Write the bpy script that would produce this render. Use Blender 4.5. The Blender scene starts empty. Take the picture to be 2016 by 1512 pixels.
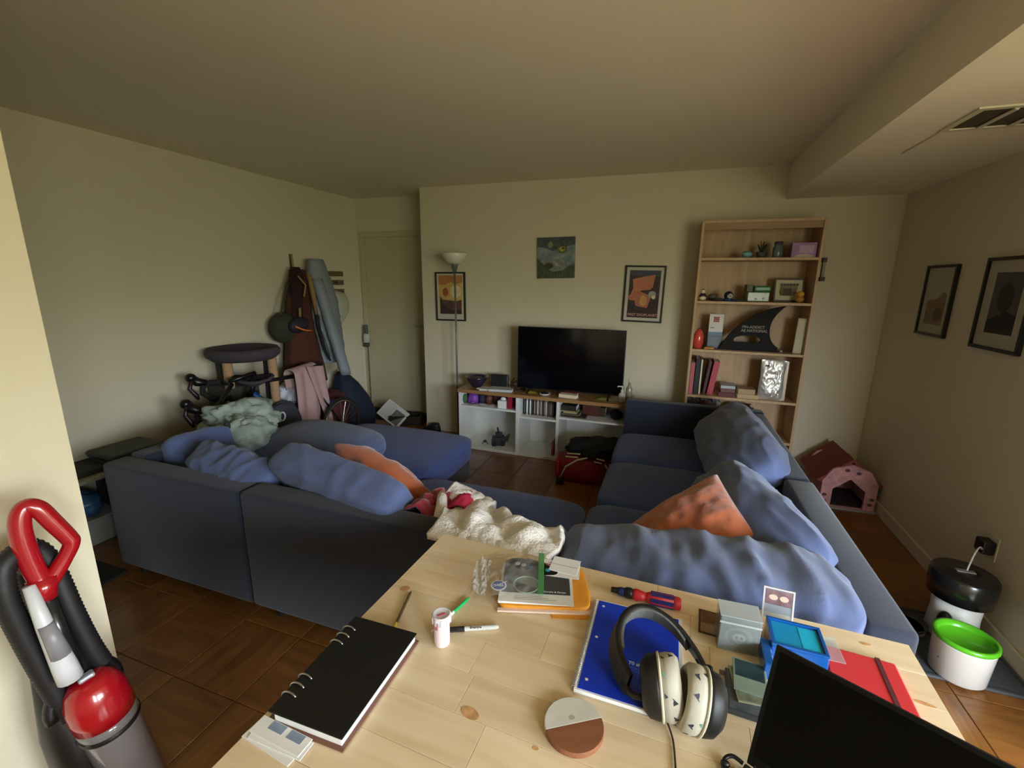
import bpy, math, random
from mathutils import Vector, Matrix, Euler, noise
from math import sin, cos, pi, radians as R, sqrt, atan2
random.seed(7)
SC = bpy.context.scene
COL = SC.collection

# ---------------------------------------------------------------- camera, sky, exposure
CAM_Z = 1.58
cd = bpy.data.cameras.new('camera'); cam = bpy.data.objects.new('camera', cd); COL.objects.link(cam)
cd.sensor_width = 36.0; cd.lens = 36.0*885.0/2016.0; cd.clip_start = 0.02; cd.clip_end = 60
_yaw, _pitch, _roll = R(-19.2), R(12.95), R(-0.65)
_f = Vector((sin(_yaw)*cos(_pitch), cos(_yaw)*cos(_pitch), -sin(_pitch)))
_r = Vector((cos(_yaw), -sin(_yaw), 0)); _d = _f.cross(_r)
_r2 = cos(_roll)*_r+sin(_roll)*_d; _d2 = -sin(_roll)*_r+cos(_roll)*_d
cam.matrix_world = Matrix((( _r2.x, -_d2.x, -_f.x, 0), (_r2.y, -_d2.y, -_f.y, 0), (_r2.z, -_d2.z, -_f.z, CAM_Z), (0, 0, 0, 1)))
SC.camera = cam
SC.view_settings.view_transform = 'Standard'; SC.view_settings.look = 'None'
SC.view_settings.gamma = 1.0; SC.view_settings.use_curve_mapping = False
SC.view_settings.exposure = 0.26
WIN = (-0.80, 0.70, 0.78, 2.02)          # window opening in the far right wall: y0, y1, z0, z1
WIN_X = 3.10
WINB = (1.45, 2.95, 0.78, 2.02)          # second opening, in the wall behind the camera: x0, x1, z0, z1
WINB_Y = -1.0

W = bpy.data.worlds.new('overcast'); SC.world = W; W.use_nodes = True
nt = W.node_tree; nt.nodes.clear()
_o = nt.nodes.new('ShaderNodeOutputWorld'); _b = nt.nodes.new('ShaderNodeBackground')
_tc = nt.nodes.new('ShaderNodeTexCoord'); _sx = nt.nodes.new('ShaderNodeSeparateXYZ'); _cr = nt.nodes.new('ShaderNodeValToRGB')
_mr = nt.nodes.new('ShaderNodeMapRange'); _mr.inputs[1].default_value = -1; _mr.inputs[2].default_value = 1
nt.links.new(_tc.outputs['Generated'], _sx.inputs[0]); nt.links.new(_sx.outputs[2], _mr.inputs[0])
nt.links.new(_mr.outputs[0], _cr.inputs[0]); nt.links.new(_cr.outputs[0], _b.inputs[0]); nt.links.new(_b.outputs[0], _o.inputs[0])
els = _cr.color_ramp.elements                                  # lawn and trees below the horizon, overcast sky above
els[0].position = 0.0; els[0].color = (0.16, 0.165, 0.10, 1)
els[1].position = 1.0; els[1].color = (0.82, 0.93, 1.0, 1)
for p_, c_ in ((0.46, (0.15, 0.16, 0.10, 1)), (0.52, (0.36, 0.40, 0.32, 1)), (0.56, (0.78, 0.88, 1.0, 1))):
    e_ = els.new(p_); e_.color = c_
_b.inputs[1].default_value = 36.0
pl = bpy.data.lights.new('window_portal', 'AREA'); pl.shape = 'RECTANGLE'; pl.size = WIN[1]-WIN[0]; pl.size_y = WIN[3]-WIN[2]
po = bpy.data.objects.new('window_portal', pl); COL.objects.link(po)
po.location = (WIN_X+0.12, (WIN[0]+WIN[1])/2, (WIN[2]+WIN[3])/2); po.rotation_euler = (R(90), 0, R(90))
pl.cycles.is_portal = True
pl2 = bpy.data.lights.new('window_portal', 'AREA'); pl2.shape = 'RECTANGLE'; pl2.size = WINB[1]-WINB[0]; pl2.size_y = WINB[3]-WINB[2]; pl2.cycles.is_portal = True
po2 = bpy.data.objects.new('window_portal', pl2); COL.objects.link(po2)
po2.location = ((WINB[0]+WINB[1])/2, WINB_Y-0.12, (WINB[2]+WINB[3])/2); po2.rotation_euler = (R(90), 0, 0)

# ---------------------------------------------------------------- materials
def lin(c):
    return tuple(((v/255)/12.92 if v/255 <= .04045 else ((v/255+.055)/1.055)**2.4) for v in c[:3])+(1.0,)
MC = {}
def mat(name, col, rough=.6, metal=0.0, bump=0.0, bscale=60, var=0.0, vscale=6, spec=.5, alpha=1.0, trans=0.0, sheen=0.0, coat=0.0, stretch=None, objrand=0.0, detail=4):
    if name in MC: return MC[name]
    m = bpy.data.materials.new(name); m.use_nodes = True; t = m.node_tree; b = t.nodes['Principled BSDF']
    c = lin(col) if max(col) > 1.001 else tuple(col[:3])+(1,)
    b.inputs['Base Color'].default_value = c; b.inputs['Roughness'].default_value = rough; b.inputs['Metallic'].default_value = metal
    b.inputs['Specular IOR Level'].default_value = spec
    if sheen: b.inputs['Sheen Weight'].default_value = sheen; b.inputs['Sheen Roughness'].default_value = .5
    if coat: b.inputs['Coat Weight'].default_value = coat; b.inputs['Coat Roughness'].default_value = .08
    if alpha < 1: b.inputs['Alpha'].default_value = alpha
    if trans: b.inputs['Transmission Weight'].default_value = trans
    tc = t.nodes.new('ShaderNodeTexCoord'); src = tc.outputs['Object']
    if stretch:
        mp = t.nodes.new('ShaderNodeMapping'); mp.inputs['Scale'].default_value = stretch; t.links.new(src, mp.inputs[0]); src = mp.outputs[0]
    if objrand:
        oi = t.nodes.new('ShaderNodeObjectInfo'); va = t.nodes.new('ShaderNodeVectorMath'); va.operation = 'ADD'
        ms = t.nodes.new('ShaderNodeMath'); ms.operation = 'MULTIPLY'; ms.inputs[1].default_value = 37.0
        t.links.new(oi.outputs['Random'], ms.inputs[0]); t.links.new(src, va.inputs[0]); t.links.new(ms.outputs[0], va.inputs[1]); src = va.outputs[0]
    last = None
    if var:
        n = t.nodes.new('ShaderNodeTexNoise'); n.inputs['Scale'].default_value = vscale; n.inputs['Detail'].default_value = detail
        t.links.new(src, n.inputs['Vector'])
        r = t.nodes.new('ShaderNodeMapRange'); r.inputs[1].default_value = .3; r.inputs[2].default_value = .7
        r.inputs[3].default_value = 1-var; r.inputs[4].default_value = 1+var
        t.links.new(n.outputs['Fac'], r.inputs[0]); last = r.outputs[0]
    if objrand:
        r2 = t.nodes.new('ShaderNodeMapRange'); r2.inputs[3].default_value = 1-objrand; r2.inputs[4].default_value = 1+objrand
        t.links.new(oi.outputs['Random'], r2.inputs[0])
        if last:
            mm = t.nodes.new('ShaderNodeMath'); mm.operation = 'MULTIPLY'; t.links.new(last, mm.inputs[0]); t.links.new(r2.outputs[0], mm.inputs[1]); last = mm.outputs[0]
        else: last = r2.outputs[0]
    if last:
        mx = t.nodes.new('ShaderNodeVectorMath'); mx.operation = 'SCALE'; mx.inputs[0].default_value = c[:3]
        t.links.new(last, mx.inputs['Scale']); t.links.new(mx.outputs[0], b.inputs['Base Color'])
    if bump:
        n2 = t.nodes.new('ShaderNodeTexNoise'); n2.inputs['Scale'].default_value = bscale; n2.inputs['Detail'].default_value = 3
        bp = t.nodes.new('ShaderNodeBump'); bp.inputs['Strength'].default_value = bump; bp.inputs['Distance'].default_value = .01
        t.links.new(tc.outputs['Object'], n2.inputs['Vector']); t.links.new(n2.outputs['Fac'], bp.inputs['Height']); t.links.new(bp.outputs[0], b.inputs['Normal'])
    MC[name] = m; return m

def wood(name, c1, c2, scale=(1, 12, 12), rough=.45, objrand=.08, bump=.05, coat=0.0):
    if name in MC: return MC[name]
    m = bpy.data.materials.new(name); m.use_nodes = True; t = m.node_tree; b = t.nodes['Principled BSDF']
    b.inputs['Roughness'].default_value = rough
    if coat: b.inputs['Coat Weight'].default_value = coat; b.inputs['Coat Roughness'].default_value = .15
    tc = t.nodes.new('ShaderNodeTexCoord'); mp = t.nodes.new('ShaderNodeMapping'); mp.inputs['Scale'].default_value = scale
    oi = t.nodes.new('ShaderNodeObjectInfo'); ms = t.nodes.new('ShaderNodeMath'); ms.operation = 'MULTIPLY'; ms.inputs[1].default_value = 53.0
    va = t.nodes.new('ShaderNodeVectorMath'); va.operation = 'ADD'
    t.links.new(oi.outputs['Random'], ms.inputs[0]); t.links.new(tc.outputs['Object'], mp.inputs[0]); t.links.new(mp.outputs[0], va.inputs[0]); t.links.new(ms.outputs[0], va.inputs[1])
    n = t.nodes.new('ShaderNodeTexNoise'); n.inputs['Scale'].default_value = 1.6; n.inputs['Detail'].default_value = 7; n.inputs['Distortion'].default_value = .8
    t.links.new(va.outputs[0], n.inputs['Vector'])
    r = t.nodes.new('ShaderNodeValToRGB'); r.color_ramp.elements[0].position = .3; r.color_ramp.elements[0].color = lin(c1); r.color_ramp.elements[1].position = .72; r.color_ramp.elements[1].color = lin(c2)
    t.links.new(n.outputs['Fac'], r.inputs[0])
    r2 = t.nodes.new('ShaderNodeMapRange'); r2.inputs[3].default_value = 1-objrand; r2.inputs[4].default_value = 1+objrand
    t.links.new(oi.outputs['Random'], r2.inputs[0])
    mx = t.nodes.new('ShaderNodeVectorMath'); mx.operation = 'SCALE'; t.links.new(r.outputs[0], mx.inputs[0]); t.links.new(r2.outputs[0], mx.inputs['Scale'])
    t.links.new(mx.outputs[0], b.inputs['Base Color'])
    if bump:
        bp = t.nodes.new('ShaderNodeBump'); bp.inputs['Strength'].default_value = bump; bp.inputs['Distance'].default_value = .004
        t.links.new(n.outputs['Fac'], bp.inputs['Height']); t.links.new(bp.outputs[0], b.inputs['Normal'])
    MC[name] = m; return m

# ---------------------------------------------------------------- mesh builder
class MB:
    def __init__(s): s.v = []; s.f = []; s.m = []; s.mi = 0
    def add(s, vs, fs, M=None):
        o = len(s.v)
        for v in vs:
            v = Vector(v); s.v.append(M @ v if M is not None else v)
        for f in fs: s.f.append([i+o for i in f]); s.m.append(s.mi)
        return s
    def box(s, x0, x1, y0, y1, z0, z1, M=None):
        vs = [(x, y, z) for z in (z0, z1) for y in (y0, y1) for x in (x0, x1)]
        return s.add(vs, [(0, 2, 3, 1), (4, 5, 7, 6), (0, 1, 5, 4), (2, 6, 7, 3), (0, 4, 6, 2), (1, 3, 7, 5)], M)
    def prism(s, poly, z0, z1, M=None):
        n = len(poly)
        vs = [(x, y, z0) for x, y in poly]+[(x, y, z1) for x, y in poly]
        fs = [list(range(n))[::-1], list(range(n, 2*n))]+[(i, (i+1) % n, n+(i+1) % n, n+i) for i in range(n)]
        return s.add(vs, fs, M)
    def rings(s, rings, cap0=True, cap1=True, closed=False):
        n = len(rings[0]); vs = [p for r in rings for p in r]; fs = []
        k = len(rings)
        for a in range(k if closed else k-1):
            b = (a+1) % k
            for i in range(n):
                j = (i+1) % n; fs.append((a*n+i, a*n+j, b*n+j, b*n+i))
        if not closed:
            if cap0: fs.append(list(range(n))[::-1])
            if cap1: fs.append([(k-1)*n+i for i in range(n)])
        return s.add(vs, fs)
    def lathe(s, prof, c=(0, 0, 0), n=24, M=None, cap0=True, cap1=True):
        rs = [[Vector((c[0]+r*cos(2*pi*i/n), c[1]+r*sin(2*pi*i/n), c[2]+z)) for i in range(n)] for r, z in prof]
        if M is not None: rs = [[M @ p for p in r] for r in rs]
        return s.rings(rs, cap0, cap1)
    def tube(s, pts, r, n=8, closed=False, flat=1.0):
        pts = [Vector(p) for p in pts]; k = len(pts); rs = []
        up = None
        for i, p in enumerate(pts):
            if closed: t = pts[(i+1) % k]-pts[i-1]
            else: t = pts[min(i+1, k-1)]-pts[max(i-1, 0)]
            t.normalize()
            if up is None:
                up = Vector((0, 0, 1)) if abs(t.z) < .9 else Vector((1, 0, 0))
            a = t.cross(up)
            if a.length < 1e-6: a = t.cross(Vector((0, 1, 0)))
            a.normalize(); b = a.cross(t).normalized(); up = b
            rr = r[i] if isinstance(r, (list, tuple)) else r
            rs.append([p+a*rr*cos(2*pi*j/n)+b*rr*flat*sin(2*pi*j/n) for j in range(n)])
        return s.rings(rs, closed=closed)
    def cyl(s, a, b, r, r1=None, n=16):
        return s.tube([a, b], [r, r if r1 is None else r1], n)
    def ell(s, c, rx, ry, rz, n=16, m=10, M=None):
        c = Vector(c); rs = []
        for k in range(m+1):
            th = -pi/2+pi*k/m; q = max(cos(th), .02)
            rs.append([c+Vector((rx*q*cos(2*pi*i/n), ry*q*sin(2*pi*i/n), rz*sin(th))) for i in range(n)])
        if M is not None: rs = [[M @ p for p in r] for r in rs]
        return s.rings(rs)
    def surf(s, fn, nu, nv, thick=None):
        vs = [fn(i/nu, j/nv) for j in range(nv+1) for i in range(nu+1)]
        fs = [(j*(nu+1)+i, j*(nu+1)+i+1, (j+1)*(nu+1)+i+1, (j+1)*(nu+1)+i) for j in range(nv) for i in range(nu)]
        return s.add(vs, fs)
    def mesh(s, name, mats, smooth=False):
        me = bpy.data.meshes.new(name); me.from_pydata([tuple(v) for v in s.v], [], s.f)
        for m in (mats if isinstance(mats, (list, tuple)) else [mats]): me.materials.append(m)
        if any(s.m): me.polygons.foreach_set('material_index', s.m)
        if smooth: me.polygons.foreach_set('use_smooth', [True]*len(s.f))
        me.update(); return me

def rot(e, loc=(0, 0, 0)): return Matrix.Translation(loc) @ Euler([R(a) for a in e]).to_matrix().to_4x4()
def link(name, me, parent=None):
    o = bpy.data.objects.new(name, me); COL.objects.link(o)
    if parent is not None: o.parent = parent
    return o
def mods(o, bevel=0, seg=2, solid=0, sub=0):
    if solid:
        m = o.modifiers.new('s', 'SOLIDIFY'); m.thickness = solid; m.offset = 0
    if bevel:
        m = o.modifiers.new('b', 'BEVEL'); m.width = bevel; m.segments = seg; m.limit_method = 'ANGLE'; m.angle_limit = R(35)
    if sub:
        m = o.modifiers.new('u', 'SUBSURF'); m.levels = sub; m.render_levels = sub
    return o
def worldinv(p):
    M = Matrix.Identity(4)
    while p is not None:
        M = p.matrix_local_ if hasattr(p, 'matrix_local_') else M; p = None
    return M
ORG = {}                                           # thing or part -> matrix from world to its own space
def thing(name, label, cat, loc=(0, 0, 0), rz=0, group=None):
    o = bpy.data.objects.new(name, None); COL.objects.link(o); o.empty_display_size = .05
    o.location = loc; o.rotation_euler = (0, 0, R(rz)); o['label'] = label; o['category'] = cat
    if group: o['group'] = group
    ORG[o] = (Matrix.Translation(loc) @ Matrix.Rotation(R(rz), 4, 'Z')).inverted()
    return o
def part(name, mb, m, parent, world=False, smooth=False, bevel=0, seg=2, solid=0, sub=0, label=None, kind=None):
    """links mb as one mesh object under parent; world=True: its coordinates are room coordinates"""
    if world:
        I = ORG[parent]; mb.v = [I @ v for v in mb.v]
    o = link(name, mb.mesh(name, m, smooth), parent); ORG[o] = ORG[parent]
    mods(o, bevel, seg, solid, sub)
    if label: o['label'] = label
    if kind: o['kind'] = kind
    return o
def solo(name, mb, m, label, cat, group=None, loc=None, rz=0, kind=None, **k):
    """a thing that is one mesh; mb in room coordinates unless loc is given"""
    if loc is None:
        xs = [v.x for v in mb.v]; ys = [v.y for v in mb.v]; zs = [v.z for v in mb.v]
        loc = ((min(xs)+max(xs))/2, (min(ys)+max(ys))/2, min(zs)); L = Vector(loc); mb.v = [v-L for v in mb.v]
    sm = k.pop('smooth', False)
    o = link(name, mb.mesh(name, m, sm)); o.location = loc; o.rotation_euler = (0, 0, R(rz)); mods(o, **k)
    o['label'] = label; o['category'] = cat
    if group: o['group'] = group
    if kind: o['kind'] = kind
    ORG[o] = (Matrix.Translation(loc) @ Matrix.Rotation(R(rz), 4, 'Z')).inverted()
    return o
def struct(name, mb, m, **k):
    o = link(name, mb.mesh(name, m, False)); o['kind'] = 'structure'; ORG[o] = Matrix.Identity(4); mods(o, **k); return o
def copy_tree(o, parent=None):
    c = o.copy(); COL.objects.link(c)
    if parent is not None: c.parent = parent
    for ch in o.children: copy_tree(ch, c)
    return c
def text(name, s, size, M, m, parent, world=True, label=None, depth=.0004, bold=False):
    cu = bpy.data.curves.new(name, 'FONT'); cu.body = s; cu.size = size; cu.extrude = depth; cu.resolution_u = 2
    if bold: cu.offset = size*.02
    t = bpy.data.objects.new(name, cu); COL.objects.link(t)
    dg = bpy.context.evaluated_depsgraph_get(); me = bpy.data.meshes.new_from_object(t.evaluated_get(dg))
    bpy.data.objects.remove(t)
    MM = (ORG[parent] @ M) if world else M
    me.transform(MM); me.materials.clear(); me.materials.append(m)
    o = link(name, me, parent); ORG[o] = ORG[parent]
    if label: o['label'] = label
    return o
def nz(p, s=1.0, seed=0.0): return noise.noise(Vector((p[0]*s+seed, p[1]*s-seed*.7, p[2]*s+seed*1.3)))
def cushion(sx, sy, sz, q=5.0, puff=.25, wr=.012, ws=(5, 5, 5), seed=0, n=22, fine=.004, sag=0.0):
    """plump box cushion, corners rounded, faces puffed, creased by noise"""
    mb = MB(); 
    for ax in range(3):
        for sg in (-1, 1):
            vs = []
            for j in range(n+1):
                for i in range(n+1):
                    a = -1+2*i/n; b = -1+2*j/n; p = [0, 0, 0]; p[ax] = sg; p[(ax+1) % 3] = a*sg; p[(ax+2) % 3] = b
                    v = Vector(p); l = (abs(v.x)**q+abs(v.y)**q+abs(v.z)**q)**(1/q); u = v/l
                    # puff: thickness swells towards the middle
                    e = (1-u.x**2)*(1-u.y**2)
                    w = Vector((u.x*sx/2, u.y*sy/2, u.z*sz/2*(1-puff+puff*2.0*max(0, e)**.5*.9)))
                    w.z -= sag*sx*(1-u.x**2)
                    nn = u.normalized()
                    g = noise.noise(Vector((w.x*ws[0]+seed, w.y*ws[1]+seed*2, w.z*ws[2]-seed)))
                    g2 = noise.noise(Vector((w.x*ws[0]*3.1+seed, w.y*ws[1]*3.1, w.z*ws[2]*3.1-seed)))
                    cr = -abs(g)**.6+.35
                    w += nn*(wr*cr*1.6+fine*g2)
                    vs.append(w)
            fs = [(j*(n+1)+i, j*(n+1)+i+1, (j+1)*(n+1)+i+1, (j+1)*(n+1)+i) for j in range(n) for i in range(n)]
            mb.add(vs, fs)
    return weld(mb)
def weld(mb, d=1e-5):
    key = {}; new = []; mp = []
    for v in mb.v:
        k = (round(v.x/d/10), round(v.y/d/10), round(v.z/d/10))
        if k not in key: key[k] = len(new); new.append(v)
        mp.append(key[k])
    mb.v = new; mb.f = [[mp[i] for i in f] for f in mb.f]
    ff = []; mm = []
    for f, m_ in zip(mb.f, mb.m):
        g = [x for i, x in enumerate(f) if x != f[i-1]]
        if len(g) > 2: ff.append(g); mm.append(m_)
    mb.f = ff; mb.m = mm; return mb
def pillow(s, t, n=26, wr=.012, seed=0, pinch=.10, bend=0.0, ax=1.0):
    """square scatter pillow with drawn-in sides and pointed corners"""
    mb = MB()
    for sg in (1, -1):
        vs = []
        for j in range(n+1):
            for i in range(n+1):
                u = -1+2*i/n; v = -1+2*j/n
                x = s/2*u*(1-pinch*(1-v*v)); y = s*ax/2*v*(1-pinch*(1-u*u))
                e = max(0, (1-u*u)*(1-v*v))**.42
                z = sg*t/2*e + wr*e*(noise.noise(Vector((x*9+seed, y*9, sg*2+seed)))+.5*noise.noise(Vector((x*22+seed, y*22, sg*3))))
                z += bend*(x*x)
                vs.append(Vector((x, y, z)))
        fs = [(j*(n+1)+i, j*(n+1)+i+1, (j+1)*(n+1)+i+1, (j+1)*(n+1)+i) for j in range(n) for i in range(n)]
        if sg < 0: fs = [f[::-1] for f in fs]
        mb.add(vs, fs)
    return weld(mb)
def plane(T, e1, e2, s):
    """matrix taking an s x s pillow to the parallelogram T, T+e1, T+e2"""
    T, e1, e2 = Vector(T), Vector(e1), Vector(e2); n = e1.cross(e2).normalized(); c = T+(e1+e2)/2
    return Matrix(((e1.x/s, e2.x/s, n.x, c.x), (e1.y/s, e2.y/s, n.y, c.y), (e1.z/s, e2.z/s, n.z, c.z), (0, 0, 0, 1)))
def xf(mb, M): mb.v = [M @ v for v in mb.v]; return mb
def loft(levels, n=28, fold=0.0, nf=7, seed=0, e=1.0, cap=True):
    """levels: (cx, cy, cz, rx, ry[, rotdeg]); horizontal sections with cloth folds"""
    rs = []
    for k, L in enumerate(levels):
        cx, cy, cz, rx, ry = L[:5]; a0 = R(L[5]) if len(L) > 5 else 0
        ring = []
        for i in range(n):
            a = 2*pi*i/n; c_, s_ = cos(a), sin(a)
            px = math.copysign(abs(c_)**e, c_)*rx; py = math.copysign(abs(s_)**e, s_)*ry
            g = 1+fold*(sin(nf*a+seed+k*.35)*.6+noise.noise(Vector((c_*2+seed, s_*2, k*.5)))*1.1)
            px *= g; py *= g
            ring.append(Vector((cx+px*cos(a0)-py*sin(a0), cy+px*sin(a0)+py*cos(a0), cz)))
        rs.append(ring)
    mb = MB(); mb.rings(rs, cap, cap); return mb

# ---------------------------------------------------------------- palette
M_wall = mat('wall_paint', (212, 202, 176), .85, bump=.04, bscale=180, var=.02, vscale=1.5)
M_ceil = mat('ceiling_paint', (232, 222, 198), .9, bump=.05, bscale=120)
M_trim = mat('trim_paint', (205, 198, 172), .5)
M_door = mat('door_paint', (190, 182, 148), .45)
M_white = mat('white_laminate', (226, 226, 220), .4, var=.02)
M_black = mat('black_plastic', (14, 14, 15), .4)
M_gloss = mat('black_gloss', (5, 5, 6), .12, coat=.4)
M_dark = mat('dark_rubber', (22, 22, 23), .7, bump=.1)
M_metal = mat('brushed_metal', (170, 170, 168), .3, metal=1)
M_chrome = mat('chrome', (210, 210, 212), .12, metal=1)
M_birch = wood('birch_veneer', (176, 143, 104), (196, 163, 122), (14, 14, 1.2), .5, .03)
M_oak = wood('oak_veneer', (142, 104, 62), (166, 126, 80), (1.2, 12, 12), .35, .03)
M_pine = wood('pine_board', (220, 192, 152), (237, 216, 182), (1.3, 15, 8), .42, .055, .04, coat=.15)
M_tile = wood('parquet_oak', (112, 70, 30), (146, 95, 46), (2, 16, 3), .32, .10, .06, coat=.25)
M_fab = mat('sofa_fabric_shaded', (28, 34, 52), .9, bump=.25, bscale=420, var=.10, vscale=5, sheen=.25)  # one blue fabric throughout; darkened here to paint the shade on backs and base
M_fabseat = mat('seat_fabric_lit', (60, 78, 138), .9, bump=.25, bscale=420, var=.06, vscale=4, sheen=.2)  # same fabric, colour lightened for the light on the seats
M_cush = mat('cushion_fabric_lit', (84, 98, 138), .88, bump=.25, bscale=380, var=.08, vscale=5, sheen=.25)  # same fabric, palest tone, light on the loose cushions put into the colour
M_orange = mat('orange_velvet', (176, 92, 48), .75, bump=.35, bscale=45, var=.12, vscale=10, sheen=.5)
M_sherpa = mat('cream_sherpa', (246, 240, 232), .95, bump=.6, bscale=120, var=.06, vscale=40)
M_crimson = mat('crimson_fleece', (150, 20, 44), .8, bump=.2, bscale=90, sheen=.4)
M_paper = mat('paper', (232, 230, 226), .8)
M_red = mat('red_gloss', (158, 12, 26), .22, coat=.5)

# ---------------------------------------------------------------- room shell
H = 2.445
XL, XR, YB, YD, YN = -3.43, 1.50, 4.10, 4.45, -1.0
fl = struct('floor', MB().box(XL-.1, 3.3, YN-.12, YD+.1, -.12, -.012), mat('subfloor', (60, 38, 20), .8))
TS = .33
tm = MB()
a_, b_, c_ = TS/2-.0012, TS/2-.0035, .012
tm.rings([[Vector((x*a_, y*a_, -c_)) for x, y in ((-1, -1), (1, -1), (1, 1), (-1, 1))], [Vector((x*a_, y*a_, -.0015)) for x, y in ((-1, -1), (1, -1), (1, 1), (-1, 1))], [Vector((x*b_, y*b_, 0)) for x, y in ((-1, -1), (1, -1), (1, 1), (-1, 1))]], False, True)
tme = tm.mesh('tile', M_tile)
rest = MB()
for i in range(21):
    for j in range(16):
        x = XL+TS/2+i*TS; y = YN+TS/2+j*TS
        if y > YD-.1: continue
        if i <= 14 and y > .1 or (i > 14 and 1.2 < y < 1.9 and i < 15):
            o = link('tile', tme, fl); o.location = (x, y, 0); o.rotation_euler = (0, 0, R(90*((i+j) % 2)+180*random.randint(0, 1)))
        else:
            a = TS/2-.0012; rest.box(x-a, x+a, y-a, y+a, -.012, 0)
o = link('floor_border', rest.mesh('floor_border', M_tile), fl); o['kind'] = 'stuff'
struct('ceiling', MB().box(XL-.1, 3.3, YN-.12, YD+.1, H, H+.12), M_ceil)
cs = struct('ceiling_soffit', MB().box(.75, XR+.0, YN, YB, 2.203, H+.01), M_ceil)
struct('wall_left', MB().box(XL-.12, XL, YN-.12, YD+.12, 0, H), M_wall)
struct('wall_back', MB().box(-2.40, XR+.12, YB, YB+.12, 0, H), M_wall)
struct('wall_return', MB().box(-2.40, -2.28, YB+.12, YD+.1, 0, H), M_wall)
struct('wall_entry', MB().box(XL, -2.28, YD, YD+.12, 0, H), M_wall)
struct('wall_right', MB().box(XR, XR+.12, 1.62, YB, 0, H), M_wall)
struct('wall_side_return', MB().box(XR+.12, WIN_X, 1.62, 1.74, 0, H), M_wall)
struct('wall_near_left', MB().box(-1.43, -1.31, YN, .60, 0, H), M_wall)
wn = MB()
X0_, X1_ = WIN_X, WIN_X+.12
wn.box(X0_, X1_, YN-.12, WIN[0], 0, H).box(X0_, X1_, WIN[1], 1.74, 0, H).box(X0_, X1_, WIN[0], WIN[1], 0, WIN[2]).box(X0_, X1_, WIN[0], WIN[1], WIN[3], H)
struct('wall_far_right', wn, M_wall)
b0, b1 = WINB[0], WINB[1]
struct('wall_behind', MB().box(-1.43, b0, YN-.12, YN, 0, H).box(b1, X0_, YN-.12, YN, 0, H).box(b0, b1, YN-.12, YN, 0, WINB[2]).box(b0, b1, YN-.12, YN, WINB[3], H), M_wall)
struct('wall_hall', MB().box(XL, -1.43, YN-.12, YN, 0, H), M_wall)
w = thing('window_1', 'wide window', 'window', (0, 0, 0)); w['kind'] = 'structure'; del w['category']; del w['label']
fr = MB(); x0, x1, z0, z1 = WIN
a0, a1 = WIN_X+.04, WIN_X+.10
fr.box(a0, a1, x0, x1, z0, z0+.05).box(a0, a1, x0, x1, z1-.05, z1).box(a0, a1, x0, x0+.05, z0+.05, z1-.05).box(a0, a1, x1-.05, x1, z0+.05, z1-.05)
fr.box(a0, a1, (x0+x1)/2-.03, (x0+x1)/2+.03, z0+.05, z1-.05)
part('frame', fr, M_trim, w); part('sill', MB().box(WIN_X-.07, WIN_X+.03, x0-.04, x1+.04, z0-.03, z0), M_trim, w, bevel=.004)
w = thing('window_2', 'wide window', 'window', (0, 0, 0)); w['kind'] = 'structure'; del w['category']; del w['label']
fr = MB(); x0, x1, z0, z1 = WINB; a0, a1 = YN-.10, YN-.04
fr.box(x0, x1, a0, a1, z0, z0+.05).box(x0, x1, a0, a1, z1-.05, z1).box(x0, x0+.05, a0, a1, z0+.05, z1-.05).box(x1-.05, x1, a0, a1, z0+.05, z1-.05).box((x0+x1)/2-.03, (x0+x1)/2+.03, a0, a1, z0+.05, z1-.05)
part('frame', fr, M_trim, w); part('sill', MB().box(x0-.04, x1+.04, YN-.03, YN+.07, z0-.03, z0), M_trim, w, bevel=.004)
# baseboards
def board(name, x0, x1, y0, y1): return struct(name, MB().box(x0, x1, y0, y1, 0, .085), M_wall, bevel=.004)
board('baseboard_right', XR-.014, XR, 1.62, YB); board('baseboard_back', -2.40, XR-.014, YB-.014, YB)
board('baseboard_left', XL, XL+.014, YN, YD); board('baseboard_near_left', -1.31, -1.296, YN, .60)
# access panel edge beside the vent
struct('trim_1', MB().box(.988, .996, 2.5, 2.86, 2.199, 2.203), M_trim)

# entry door
dr = thing('door_1', 'x', 'x', (0, 0, 0)); dr['kind'] = 'structure'; del dr['category']; del dr['label']
dx0, dx1, dy, dz = -3.33, -2.45, YD, 2.035
part('casing', MB().box(dx0-.06, dx0, dy-.02, dy, 0, dz+.06).box(dx1, dx1+.045, dy-.02, dy, 0, dz+.06).box(dx0, dx1, dy-.02, dy, dz, dz+.06), M_door, dr, bevel=.003)
leaf = part('leaf', MB().box(dx0+.004, dx1-.004, dy-.012, dy-.001, .06, dz-.004), M_door, dr)
part('threshold', MB().box(dx0, dx1, dy-.09, dy, 0, .055), M_dark, dr, bevel=.004, label='black strip along the foot of the door')
hn = MB(); hn.lathe([(.028, 0), (.028, .008), (.012, .010), (.012, .045)], (0, 0, 0), 16, rot((90, 0, 0), (-2.56, dy-.012, 1.07)))
hn.tube([(-2.56, dy-.055, 1.07), (-2.60, dy-.058, 1.072), (-2.68, dy-.055, 1.07)], [.011, .010, .008], 10)
part('handle', hn, M_metal, leaf, smooth=True)
part('deadbolt', MB().lathe([(.032, 0), (.032, .012), (.022, .018), (.020, .022)], (0, 0, 0), 18, rot((90, 0, 0), (-2.56, dy-.012, 1.19))).box(-2.566, -2.554, dy-.05, dy-.03, 1.172, 1.208), M_metal, leaf, smooth=False)
part('latch_guard', MB().box(-2.585, -2.54, dy-.02, dy-.012, 1.25, 1.36).box(-2.575, -2.55, dy-.035, dy-.02, 1.27, 1.34), mat('steel_dark', (92, 92, 88), .4, metal=.8), leaf, bevel=.003)

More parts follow.
